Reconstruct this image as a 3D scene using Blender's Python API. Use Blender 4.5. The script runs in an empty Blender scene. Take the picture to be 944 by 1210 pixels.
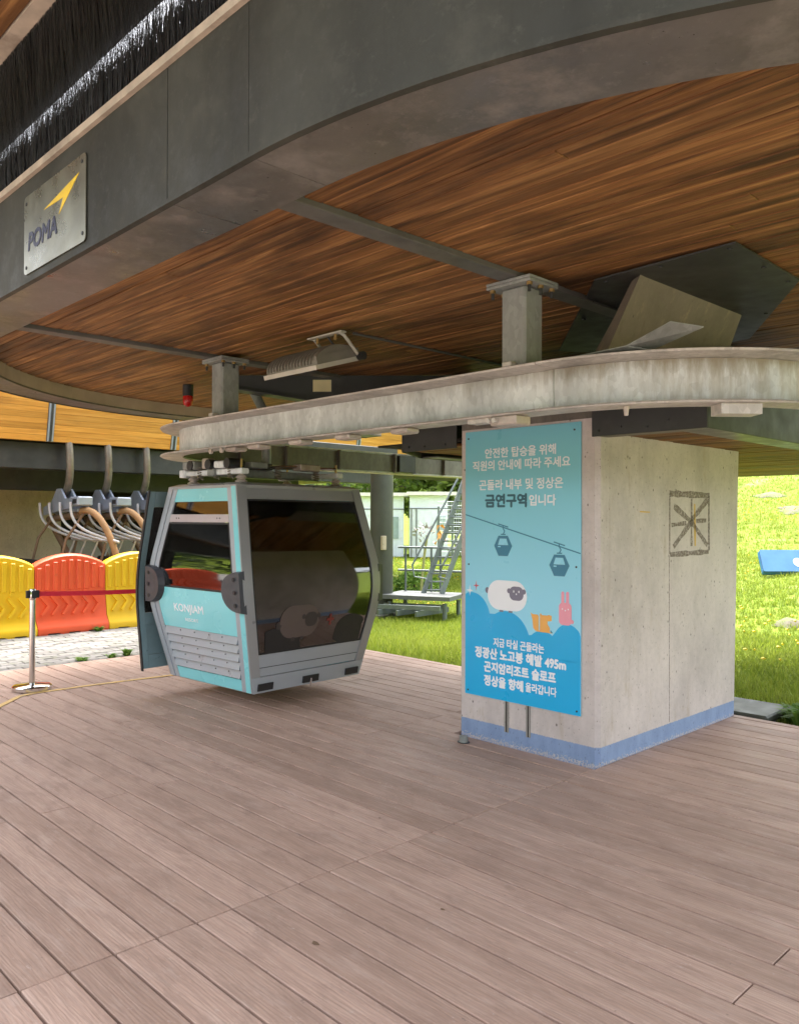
import bpy, bmesh, math, random
import numpy as np
from mathutils import Vector, Matrix

random.seed(7)
rng = np.random.default_rng(7)
SC = bpy.context.scene
COL = SC.collection
R = math.radians
PI = math.pi

# ------------------------------------------------------------------ camera, sky, sun, exposure
CAM = Vector((2.8625, -4.5635, 1.6))
YAW, PITCH, ROLL, FPX = -0.801185, 0.008424, 0.003099, 956.46
fw = Vector((math.sin(YAW) * math.cos(PITCH), math.cos(YAW) * math.cos(PITCH), math.sin(PITCH)))
r0 = Vector((math.cos(YAW), -math.sin(YAW), 0)); u0 = r0.cross(fw)
rt = r0 * math.cos(ROLL) + u0 * math.sin(ROLL); up = -r0 * math.sin(ROLL) + u0 * math.cos(ROLL)
cd = bpy.data.cameras.new('camera'); cam = bpy.data.objects.new('camera', cd); COL.objects.link(cam)
m = Matrix((rt, up, -fw)).transposed().to_4x4(); m.translation = CAM
cam.matrix_world = m
cd.sensor_fit = 'HORIZONTAL'; cd.sensor_width = 36; cd.lens = FPX / 944 * 36
cd.clip_start = 0.05; cd.clip_end = 800
SC.camera = cam

SUN_EL, SUN_AZ = R(66), R(318)        # azimuth clockwise from +Y: high behind thin cloud, beyond the station on the left
w = bpy.data.worlds.new('World'); SC.world = w; w.use_nodes = True
nt = w.node_tree; nt.nodes.clear()
sky = nt.nodes.new('ShaderNodeTexSky'); sky.sky_type = 'NISHITA'; sky.sun_disc = False
sky.sun_elevation = SUN_EL; sky.sun_rotation = SUN_AZ; sky.air_density = 1.0; sky.dust_density = 4.0; sky.ozone_density = 1.0
hs = nt.nodes.new('ShaderNodeHueSaturation'); hs.inputs['Saturation'].default_value = 0.32
bg = nt.nodes.new('ShaderNodeBackground'); bg.inputs['Strength'].default_value = 0.15
wo = nt.nodes.new('ShaderNodeOutputWorld')
nt.links.new(sky.outputs[0], hs.inputs['Color']); nt.links.new(hs.outputs[0], bg.inputs['Color']); nt.links.new(bg.outputs[0], wo.inputs[0])
sd = bpy.data.lights.new('sun', 'SUN'); sd.energy = 1.5; sd.angle = R(28); sd.color = (1, .95, .88)
so = bpy.data.objects.new('sun', sd); COL.objects.link(so)
sdir = Vector((math.sin(SUN_AZ) * math.cos(SUN_EL), math.cos(SUN_AZ) * math.cos(SUN_EL), math.sin(SUN_EL)))
so.rotation_euler = sdir.to_track_quat('Z', 'Y').to_euler()
SC.view_settings.view_transform = 'Standard'; SC.view_settings.look = 'None'
SC.view_settings.exposure = 2.5; SC.view_settings.gamma = 1; SC.view_settings.use_curve_mapping = False
SC.cycles.use_denoising = True
SC.cycles.max_bounces = 10; SC.cycles.diffuse_bounces = 5; SC.cycles.transparent_max_bounces = 16
SC.cycles.use_adaptive_sampling = True

# ------------------------------------------------------------------ materials
MATS = {}
class NT:
    def __init__(s, name):
        s.m = bpy.data.materials.new(name); s.m.use_nodes = True; s.t = s.m.node_tree
        s.b = s.t.nodes['Principled BSDF']; MATS[name] = s.m
    def n(s, typ, **kw):
        x = s.t.nodes.new('ShaderNode' + typ)
        for k, v in kw.items(): setattr(x, k, v)
        return x
    def l(s, a, b): s.t.links.new(a, b)
    def coords(s, space='OBJECT', scale=(1, 1, 1), jitter=True):
        if space == 'WORLD':
            o = s.n('NewGeometry').outputs['Position']
        else:
            o = s.n('TexCoord').outputs['Object']
        if jitter and space != 'WORLD':
            inf = s.n('ObjectInfo'); ml = s.n('VectorMath', operation='SCALE'); ml.inputs[0].default_value = (37, 53, 71)
            s.l(inf.outputs['Random'], ml.inputs['Scale'])
            ad = s.n('VectorMath', operation='ADD'); s.l(o, ad.inputs[0]); s.l(ml.outputs[0], ad.inputs[1]); o = ad.outputs[0]
        mp = s.n('Mapping'); mp.inputs['Scale'].default_value = scale; s.l(o, mp.inputs[0])
        return mp.outputs[0]
    def noise(s, vec, scale, detail=5, rough=.55, dist=0):
        x = s.n('TexNoise'); x.inputs['Scale'].default_value = scale; x.inputs['Detail'].default_value = detail
        x.inputs['Roughness'].default_value = rough; x.inputs['Distortion'].default_value = dist; s.l(vec, x.inputs['Vector'])
        return x.outputs['Fac']
    def ramp(s, fac, stops):
        x = s.n('ValToRGB'); e = x.color_ramp.elements
        while len(e) < len(stops): e.new(.5)
        for q, (p, c) in zip(e, stops):
            q.position = p; q.color = (*c, 1) if len(c) == 3 else c
        s.l(fac, x.inputs[0]); return x.outputs[0]
    def rng(s, fac, lo, hi, a=0., b=1.):
        x = s.n('MapRange'); x.inputs[1].default_value = lo; x.inputs[2].default_value = hi
        x.inputs[3].default_value = a; x.inputs[4].default_value = b; s.l(fac, x.inputs[0]); return x.outputs[0]
    def mix(s, fac, a, b, mode='MIX'):
        x = s.n('Mix', data_type='RGBA', blend_type=mode)
        if isinstance(fac, (int, float)): x.inputs[0].default_value = fac
        else: s.l(fac, x.inputs[0])
        for i, v in ((6, a), (7, b)):
            if isinstance(v, (tuple, list)): x.inputs[i].default_value = (*v[:3], 1)
            else: s.l(v, x.inputs[i])
        return x.outputs[2]
    def math(s, op, a, b=0.):
        x = s.n('Math', operation=op)
        for i, v in ((0, a), (1, b)):
            if isinstance(v, (int, float)): x.inputs[i].default_value = v
            else: s.l(v, x.inputs[i])
        return x.outputs[0]
    def bump(s, h, strength=.3, dist=.01):
        x = s.n('Bump'); x.inputs['Strength'].default_value = strength; x.inputs['Distance'].default_value = dist
        s.l(h, x.inputs['Height']); s.l(x.outputs[0], s.b.inputs['Normal'])
    def set(s, color=None, rough=None, metal=None, spec=None, coat=None):
        for k, v in (('Base Color', color), ('Roughness', rough), ('Metallic', metal), ('Specular IOR Level', spec), ('Coat Weight', coat)):
            if v is None: continue
            if isinstance(v, (int, float)): s.b.inputs[k].default_value = v
            elif isinstance(v, tuple): s.b.inputs[k].default_value = (*v, 1)
            else: s.l(v, s.b.inputs[k])
        return s.m

def simple(name, c, rough=.5, metal=0., vary=.12, scale=6., bump=0., bscale=60., space='OBJECT', dirt=None, dlo=.55, dhi=.75, dscale=2.5, stretch=(1, 1, 1), rnd=0., spec=None, coat=None):
    k = NT(name); v = k.coords(space, stretch)
    n1 = k.noise(v, scale, 6)
    a = tuple(max(0, x * (1 - vary)) for x in c); b = tuple(min(1, x * (1 + vary)) for x in c)
    col = k.ramp(n1, [(.3, a), (.7, b)])
    if rnd:
        inf = k.n('ObjectInfo'); col = k.mix(1., col, k.ramp(inf.outputs['Random'], [(0, (1 - rnd,) * 3), (1, (1 + rnd,) * 3)]), 'MULTIPLY')
    if dirt:
        n2 = k.noise(v, dscale, 8, .65); col = k.mix(k.rng(n2, dlo, dhi), col, dirt)
    k.set(col, k.rng(k.noise(v, scale * 2.3, 4), .3, .7, max(.02, rough - .08), min(1, rough + .08)), metal, spec, coat)
    if bump: k.bump(k.noise(v, bscale, 4), bump, .004)
    return k.m

def wood(name, c_dark, c_mid, c_light, rough=.6, along=0, gs=1., rnd=.25, stain=None, bump=.35, space='OBJECT', spec=.35, slo=.5, shi=.72):
    """plank grain running along axis 0/1/2"""
    k = NT(name)
    st = [14, 14, 14]; st[along] = .7
    v = k.coords('OBJECT', tuple(x * gs for x in st)); n1 = k.noise(v, 1.6, 8, .62, .6)
    st2 = [70, 70, 70]; st2[along] = 1.6
    v2 = k.coords('OBJECT', tuple(x * gs for x in st2)); n2 = k.noise(v2, 1.2, 5, .6)
    col = k.ramp(n1, [(.28, c_dark), (.5, c_mid), (.74, c_light)])
    col = k.mix(k.rng(n2, .35, .7, 0, .45), col, tuple(x * .6 for x in c_mid))
    inf = k.n('ObjectInfo')
    col = k.mix(1., col, k.ramp(inf.outputs['Random'], [(0, (1 - rnd, 1 - rnd, 1 - rnd)), (.5, (1, .98, .97)), (1, (1 + rnd, 1 + rnd * .9, 1 + rnd * .8))]), 'MULTIPLY')
    if stain:
        sv = [2.2, 2.2, 2.2]; sv[along] = .8
        v3 = k.coords('WORLD', tuple(sv)); n3 = k.noise(v3, 1.1, 8, .62)
        col = k.mix(k.rng(n3, slo, shi, 0, .75), col, stain)
    k.set(col, k.rng(n2, .3, .7, rough - .08, rough + .1), 0., spec)
    h = k.math('ADD', k.math('MULTIPLY', n2, .7), n1)
    k.bump(h, bump, .004)
    return k.m

# deck: composite boards, pinkish brown with an embossed grain
def deck_mat():
    k = NT('deck_board')
    v = k.coords('OBJECT', (1.0, 16, 16)); n1 = k.noise(v, 1.3, 6, .6, .5)
    wv = k.n('TexWave'); wv.wave_type = 'BANDS'; wv.bands_direction = 'Y'
    wv.inputs['Scale'].default_value = 20; wv.inputs['Distortion'].default_value = 16; wv.inputs['Detail'].default_value = 4
    wv.inputs['Detail Scale'].default_value = .55; wv.inputs['Detail Roughness'].default_value = .6
    k.l(k.coords('OBJECT', (.16, 1, 1)), wv.inputs['Vector'])
    n2 = k.noise(k.coords('OBJECT', (5, 110, 110)), 1.2, 6, .7)
    col = k.ramp(n1, [(.25, (.390, .255, .190)), (.5, (.495, .334, .255)), (.75, (.575, .404, .318))])
    inf = k.n('ObjectInfo')
    col = k.mix(1., col, k.ramp(inf.outputs['Random'], [(0, (.80, .77, .75)), (.3, (.95, .93, .92)), (.7, (1.03, 1.02, 1.02)), (1, (1.13, 1.12, 1.13))]), 'MULTIPLY')
    col = k.mix(k.rng(wv.outputs['Fac'], .15, .85, 0, .20), col, (.27, .19, .165))
    col = k.mix(k.rng(n2, .42, .66, 0, .34), col, (.22, .150, .118))
    col = k.mix(k.rng(n2, .60, .40, 0, .22)if False else k.rng(k.noise(k.coords('OBJECT', (3, 60, 60)), 1.3, 6, .7), .52, .70, 0, .32), col, (.63, .475, .385))
    s0 = k.noise(k.coords('WORLD', (.55, .8, 1)), 1.0, 5, .55, .4); col = k.mix(k.rng(s0, .46, .72, 0, .30), col, (.345, .230, .178))
    s1 = k.noise(k.coords('WORLD', (1.6, 4.2, 1)), 1.7, 10, .70, .5); col = k.mix(k.rng(s1, .49, .66, 0, .50), col, (.27, .178, .136))
    s2 = k.noise(k.coords('WORLD', (1.3, 4.0, 1)), 2.1, 8, .66); col = k.mix(k.rng(s2, .55, .75, 0, .5), col, (.58, .44, .37))
    s3 = k.noise(k.coords('WORLD', (6, 9, 7)), 3.2, 5, .75); col = k.mix(k.rng(s3, .62, .72, 0, .55), col, (.60, .50, .44))
    s4 = k.noise(k.coords('WORLD', (5, 5, 5)), 4.1, 3, .6); col = k.mix(k.rng(s4, .70, .76, 0, .55), col, (.13, .10, .09))
    k.set(col, k.rng(s1, .3, .7, .50, .70), 0, .4)
    k.bump(k.math('ADD', k.math('MULTIPLY', wv.outputs['Fac'], .6), k.math('MULTIPLY', n2, .8)), .38, .003)
    return k.m
deck_mat()
wood('soffit_wood', (.030, .0125, .0045), (.225, .100, .032), (.540, .285, .100), .6, 0, .9, .2, (.018, .0085, .004), .6, spec=.3, slo=.50, shi=.68)
wood('yellow_cladding', (.42, .19, .032), (.62, .30, .055), (.74, .41, .10), .6, 1, .9, .16, (.24, .11, .03), .35, slo=.55, shi=.8, spec=.2)

def fascia_mat(name, c, dusty, lo, hi, rough=.45, spec=.5):
    k = NT(name)
    n1 = k.noise(k.coords('WORLD', (1.2, 1.2, .5)), 1.6, 8, .6, .2)
    col = k.ramp(n1, [(.28, tuple(x * .55 for x in c)), (.72, tuple(x * 1.4 for x in c))])
    n2 = k.noise(k.coords('WORLD', (3, 3, 3)), 1.7, 9, .7); col = k.mix(k.rng(n2, lo, hi, 0, .75), col, dusty)
    n8 = k.noise(k.coords('WORLD', (9, 9, 9)), 2.0, 8, .75); col = k.mix(k.rng(n8, .56, .72, 0, .5), col, dusty)
    n4 = k.noise(k.coords('WORLD', (9, 9, .4)), 2.2, 5, .6); col = k.mix(k.rng(n4, .58, .78, 0, .45), col, tuple(x * .45 for x in c))
    n3 = k.noise(k.coords('WORLD', (40, 40, 40)), 2, 3); col = k.mix(k.rng(n3, .66, .74, 0, .3), col, dusty)
    k.set(col, k.rng(n2, .3, .7, rough - .1, rough + .22), 0., spec); k.bump(n2, .08, .01)
    return k.m
fascia_mat('fascia_paint', (.043, .042, .034), (.090, .086, .072), .52, .80, .55, .25)
fascia_mat('band_paint', (.098, .086, .075), (.23, .205, .185), .50, .72, .34, .6)
simple('lip_reflection', (.42, .315, .27), .5, vary=.15, scale=3, dirt=(.2, .16, .13))  # pale tone stands in for bright ground mirrored along the left rim
simple('trim_tan', (.44, .36, .28), .6, vary=.2, scale=9, dirt=(.16, .12, .09))
simple('dark_steel', (.034, .034, .032), .5, vary=.25, scale=4, dirt=(.07, .065, .058), dlo=.55, dhi=.8)
simple('beam_paint', (.105, .100, .090), .5, vary=.15, scale=4, dirt=(.06, .055, .05))
simple('bristle_black', (.010, .009, .010), .55, vary=.3)
simple('backing_dark', (.02, .016, .013), .9)
simple('bolt_brass', (.42, .28, .11), .4, .7)
simple('bolt_dark', (.03, .03, .03), .5)

def galv(name, c, rust=.35, rough=.42, metal=.55, grime=False):
    k = NT(name)
    vo = k.n('TexVoronoi'); vo.inputs['Scale'].default_value = 38; k.l(k.coords('OBJECT', (1, 1, .6)), vo.inputs['Vector'])
    n1 = k.noise(k.coords('WORLD', (1.5, 1.5, .6)), 2.0, 8, .62, .4)
    col = k.ramp(n1, [(.3, tuple(x * .62 for x in c)), (.55, c), (.75, tuple(min(1, x * 1.22) for x in c))])
    bw = k.n('RGBToBW'); k.l(vo.outputs['Color'], bw.inputs[0]); col = k.mix(1., col, k.ramp(bw.outputs[0], [(.2, (.90,) * 3), (.8, (1.08,) * 3)]), 'MULTIPLY')
    n2 = k.noise(k.coords('WORLD', (5, 5, 1.3)), 2.2, 9, .7); col = k.mix(k.rng(n2, .56, .76, 0, rust), col, (.26, .19, .115))
    n3 = k.noise(k.coords('WORLD', (3, 3, .9)), 3.6, 9, .7); col = k.mix(k.rng(n3, .64, .84, 0, .45), col, (.15, .135, .115))
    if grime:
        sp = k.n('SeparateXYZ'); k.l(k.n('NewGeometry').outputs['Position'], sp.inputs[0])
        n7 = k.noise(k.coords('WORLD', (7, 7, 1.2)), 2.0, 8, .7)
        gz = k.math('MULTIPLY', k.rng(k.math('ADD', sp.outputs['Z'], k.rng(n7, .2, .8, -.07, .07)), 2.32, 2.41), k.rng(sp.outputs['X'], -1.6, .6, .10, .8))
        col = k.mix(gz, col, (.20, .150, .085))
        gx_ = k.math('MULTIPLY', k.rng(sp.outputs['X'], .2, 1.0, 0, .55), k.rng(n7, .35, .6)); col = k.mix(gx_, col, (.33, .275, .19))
    k.set(col, k.rng(n2, .3, .7, rough - .08, rough + .2), metal, .5); k.bump(n3, .1, .004)
    return k.m
galv('galvanised', (.72, .735, .745), .10, .46, .1, True)
galv('galvanised_post', (.27, .28, .262), .25, .5, .15)
galv('rail_back', (.17, .155, .13), .5, .6, .2)
galv('flange_pale', (.55, .51, .465), .4, .5, .1)
simple('bracket_pink', (.48, .41, .36), .55, .2, vary=.2, scale=12, dirt=(.2, .14, .1))

def concrete(name, c, band=False):
    k = NT(name)
    n1 = k.noise(k.coords('WORLD', (1.4, 1.4, 1.0)), 1.3, 10, .66)
    col = k.ramp(n1, [(.28, tuple(x * .70 for x in c)), (.5, c), (.75, tuple(min(1, x * 1.16) for x in c))])
    n0 = k.noise(k.coords('WORLD', (11, 11, 11)), 2.0, 8, .75); col = k.mix(k.rng(n0, .40, .70, 0, .30), col, tuple(x * .62 for x in c))
    n2 = k.noise(k.coords('WORLD', (9, 9, .35)), 1.4, 9, .75, .4); col = k.mix(k.rng(n2, .56, .74, 0, .42), col, tuple(x * y for x, y in zip(c, (.58, .50, .42))))
    n5 = k.noise(k.coords('WORLD', (5, 5, 1.6)), 1.9, 9, .72); col = k.mix(k.rng(n5, .57, .73, 0, .6), col, (.40, .31, .20))
    n6 = k.noise(k.coords('WORLD', (26, 26, 18)), 2.2, 4, .7); col = k.mix(k.rng(n6, .625, .67, 0, .75), col, (.17, .13, .10))
    vo = k.n('TexVoronoi'); vo.inputs['Scale'].default_value = 17; vo.inputs['Randomness'].default_value = 1; k.l(k.coords('WORLD', (1, 1, .7)), vo.inputs['Vector'])
    pit = k.math('MULTIPLY', k.rng(vo.outputs['Distance'], .07, .15, 1, 0), k.rng(k.noise(k.coords('WORLD', (6, 6, 6)), 2, 3), .47, .55))
    col = k.mix(k.math('MULTIPLY', pit, .85), col, (.11, .09, .08))
    n3 = k.noise(k.coords('WORLD', (30, 30, 30)), 3, 5, .6)
    if band:
        sp = k.n('SeparateXYZ'); k.l(k.n('NewGeometry').outputs['Position'], sp.inputs[0])
        zz = k.math('ADD', sp.outputs['Z'], k.rng(n3, .3, .7, -.004, .004))
        paint = k.rng(zz, .118, .122, 1, 0)
        worn = k.rng(k.math('ADD', k.noise(k.coords('WORLD', (22, 22, 22)), 3, 8, .75), k.rng(sp.outputs['Z'], 0, .045, .17, 0)), .64, .69, 1, 0)
        bc = k.ramp(n5, [(.3, (.20, .27, .43)), (.7, (.27, .36, .54))])
        bc = k.mix(k.rng(n6, .60, .68, 0, .7), bc, (.09, .10, .13))
        col = k.mix(k.math('MULTIPLY', paint, worn), col, bc)
    k.set(col, .82, 0, .3)
    k.bump(k.math('SUBTRACT', k.math('MULTIPLY', n3, .4), pit), .35, .006)
    return k.m
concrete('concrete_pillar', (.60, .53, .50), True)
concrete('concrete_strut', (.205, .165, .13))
concrete('wall_plaster', (.50, .42, .31))
concrete('stone_grey', (.33, .31, .28))

simple('sign_white', (.86, .87, .90), .45, vary=.02)
simple('sign_edge', (.55, .62, .64), .4)
simple('sign_light', (.28, .66, .82), .33, vary=.03, scale=2)
simple('sign_hill', (.008, .41, .76), .33, vary=.03, scale=2)
simple('sign_mid', (.085, .42, .55), .33, vary=.03)
simple('sign_dark', (.035, .20, .32), .35, vary=.03)
simple('sign_navy', (.03, .115, .16), .4, vary=.03)
simple('sign_grey', (.20, .185, .25), .4, vary=.03)
simple('sign_orange', (.85, .42, .10), .4, vary=.03)
simple('sign_pink', (.85, .34, .42), .4, vary=.03)
simple('sign_red', (.65, .10, .13), .4, vary=.03)
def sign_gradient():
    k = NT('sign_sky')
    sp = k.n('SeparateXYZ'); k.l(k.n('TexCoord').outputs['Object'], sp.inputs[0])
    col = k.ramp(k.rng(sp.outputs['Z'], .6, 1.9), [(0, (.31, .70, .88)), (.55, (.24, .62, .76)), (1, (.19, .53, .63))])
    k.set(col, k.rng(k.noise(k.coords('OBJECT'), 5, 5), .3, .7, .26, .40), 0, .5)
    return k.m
sign_gradient()

simple('plate_metal', (.20, .19, .14), .30, .6, vary=.22, scale=3.5, dirt=(.30, .29, .22), dlo=.5, dhi=.7)
simple('plate_navy', (.02, .02, .055), .45)
simple('plate_yellow', (.75, .50, .02), .4)

simple('cabin_turquoise', (.23, .66, .71), .24, vary=.04, scale=1.2, coat=.4)
simple('cabin_grey', (.40, .435, .475), .34, .15, vary=.05, scale=1.5)
simple('cabin_silver', (.36, .365, .375), .34, .2, vary=.06, scale=1.5)
simple('cabin_trim', (.50, .44, .45), .4, .2, vary=.08)
simple('door_grey', (.17, .25, .27), .35, .2, vary=.12)
simple('rubber_black', (.018, .018, .020), .5, vary=.3, scale=10, bump=.1)
simple('bumper_grey', (.055, .057, .066), .42, vary=.2, scale=8)
simple('cabin_inside', (.42, .42, .42), .7)
simple('seat_pale', (.80, .80, .79), .6)
simple('roll_tan', (.55, .48, .38), .6)
simple('decal_sheep', (.115, .085, .078), .5, vary=.03)
simple('decal_face', (.045, .035, .035), .5, vary=.03)
simple('decal_hill', (.020, .018, .020), .5, vary=.03)
simple('decal_red', (.20, .03, .025), .5, vary=.03)
simple('cabin_teal', (.06, .52, .72), .5, vary=.05)

def glass_mat(name, tint, refl=.9, rough=.02, ior=1.55):
    k = NT(name); k.t.nodes.remove(k.b)
    out = [x for x in k.t.nodes if x.type == 'OUTPUT_MATERIAL'][0]
    tr = k.n('BsdfTransparent'); tr.inputs[0].default_value = (*tint, 1)
    gl = k.n('BsdfGlossy'); gl.inputs['Color'].default_value = (refl, refl, refl, 1)
    k.l(k.rng(k.noise(k.coords('OBJECT'), 6, 4), .35, .75, rough, rough + .05), gl.inputs['Roughness'])
    fr = k.n('Fresnel'); fr.inputs['IOR'].default_value = ior
    mx = k.n('MixShader'); k.l(fr.outputs[0], mx.inputs[0]); k.l(tr.outputs[0], mx.inputs[1]); k.l(gl.outputs[0], mx.inputs[2])
    k.l(mx.outputs[0], out.inputs[0])
    return k.m
glass_mat('glass_tinted', (.78, .79, .80), .95, .02, 2.5)
glass_mat('glass_end', (.50, .51, .52), .92, .015, 2.1)

simple('chrome', (.62, .60, .57), .12, 1., vary=.05, scale=4)
simple('belt_red', (.70, .02, .045), .7, vary=.05)
simple('barrier_yellow', (.80, .49, .005), .5, vary=.06, scale=3, dirt=(.55, .34, .04), dlo=.62, dhi=.9)
simple('barrier_orange', (.80, .10, .028), .5, vary=.08, scale=3, dirt=(.45, .10, .05), dlo=.6, dhi=.85)
simple('line_yellow', (.72, .48, .17), .6, vary=.12, scale=9, dirt=(.40, .29, .20), dlo=.5, dhi=.75, dscale=14)

simple('paver_stone', (.20, .19, .178), .85, vary=.16, scale=14, bump=.4, rnd=.25, dirt=(.12, .13, .08), dlo=.5, dhi=.7, dscale=7)
simple('dry_soil', (.12, .105, .075), .95, vary=.25, scale=9, bump=.5, bscale=30, space='WORLD', dirt=(.12, .16, .03), dlo=.42, dhi=.62, dscale=6)
simple('soil', (.16, .125, .08), .95, vary=.2, scale=12, bump=.4)
simple('container_white', (.78, .83, .90), .5, vary=.04, scale=2, dirt=(.6, .6, .58))
simple('container_roof', (.78, .74, .69), .6)
simple('window_grey', (.34, .42, .42), .2)
simple('post_green', (.062, .066, .050), .55, vary=.15, scale=3, dirt=(.06, .065, .05))
simple('ladder_steel', (.17, .20, .20), .5, .3, vary=.15)
simple('platform_grey', (.14, .15, .15), .6, .2, vary=.12, dirt=(.2, .2, .18))
simple('mat_blue', (.085, .185, .36), .95, vary=.1, scale=4, bump=.1, bscale=8, spec=.08)
simple('foam_tan', (.36, .21, .095), .75, vary=.1)
simple('foam_brown', (.17, .105, .06), .75)
simple('chair_grey', (.32, .36, .43), .45, .35, vary=.1)
simple('chair_white', (.55, .545, .54), .45, .1)
simple('chair_black', (.018, .017, .017), .6)
simple('arm_steel', (.22, .19, .155), .45, .45, vary=.25, scale=6, dirt=(.12, .09, .06))
simple('lamp_grey', (.24, .225, .19), .5, .3, vary=.1)
simple('lamp_pale', (.52, .49, .42), .5, .1)
simple('beacon_red', (.48, .012, .012), .25)
simple('reflection_cream', (.78, .66, .38), .7)
simple('spray_yellow', (.62, .40, .10), .8)
simple('trousers_dark', (.022, .024, .032), .85)
simple('shirt_grey', (.20, .21, .23), .85)
simple('skin', (.50, .28, .19), .5)
simple('hair_black', (.015, .012, .011), .5)
simple('shoe_black', (.016, .018, .022), .5)

def spray_mat():
    k = NT('spray_brown'); out = [x for x in k.t.nodes if x.type == 'OUTPUT_MATERIAL'][0]
    k.set((.235, .185, .15), .9, 0)
    tr = k.n('BsdfTransparent'); mx = k.n('MixShader')
    n = k.noise(k.coords('WORLD', (22, 22, 22)), 2, 5, .7)
    k.l(k.rng(n, .36, .62, .22, .80), mx.inputs[0]); k.l(tr.outputs[0], mx.inputs[1]); k.l(k.b.outputs[0], mx.inputs[2]); k.l(mx.outputs[0], out.inputs[0])
spray_mat()

def grass_ground():
    k = NT('grass_ground')
    n1 = k.noise(k.coords('WORLD', (.6, .6, .6)), 1, 8, .65)
    n2 = k.noise(k.coords('WORLD', (9, 9, 9)), 1, 6, .6)
    col = k.ramp(n2, [(.25, (.085, .13, .012)), (.75, (.22, .29, .03))])
    col = k.mix(k.rng(n1, .58, .72, 0, .8), col, (.33, .28, .19))
    k.set(col, .95, 0, .2); k.bump(n2, .6, .05)
grass_ground()
def leafy(name, c1, c2, c3):
    k = NT(name)
    g = k.n('NewGeometry'); col = k.ramp(g.outputs['Random Per Island'], [(0, c1), (.6, c2), (1, c3)])
    n = k.noise(k.coords('WORLD', (.5, .5, .5)), 1, 5, .6); col = k.mix(k.rng(n, .35, .7, 0, .6), col, c3)
    k.set(col, .65, 0, .25)
    t = k.n('BsdfTranslucent'); k.l(col, t.inputs[0]); mx = k.n('MixShader'); mx.inputs[0].default_value = .35
    out = [x for x in k.t.nodes if x.type == 'OUTPUT_MATERIAL'][0]
    k.l(k.b.outputs[0], mx.inputs[1]); k.l(t.outputs[0], mx.inputs[2]); k.l(mx.outputs[0], out.inputs[0])
leafy('grass_blade', (.11, .18, .014), (.22, .30, .028), (.33, .37, .055))
leafy('tree_leaf', (.030, .060, .010), (.070, .125, .018), (.15, .21, .035))
leafy('weed_leaf', (.06, .15, .02), (.11, .22, .03), (.18, .28, .05))
leafy('forest_leaf', (.018, .035, .010), (.035, .060, .016), (.060, .085, .025))
simple('bark', (.10, .075, .05), .9, vary=.3, bump=.5)
simple('flower_yellow', (.80, .60, .03), .6)
simple('flower_white', (.45, .42, .40), .6)
simple('plant_stem', (.32, .32, .13), .7)

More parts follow.
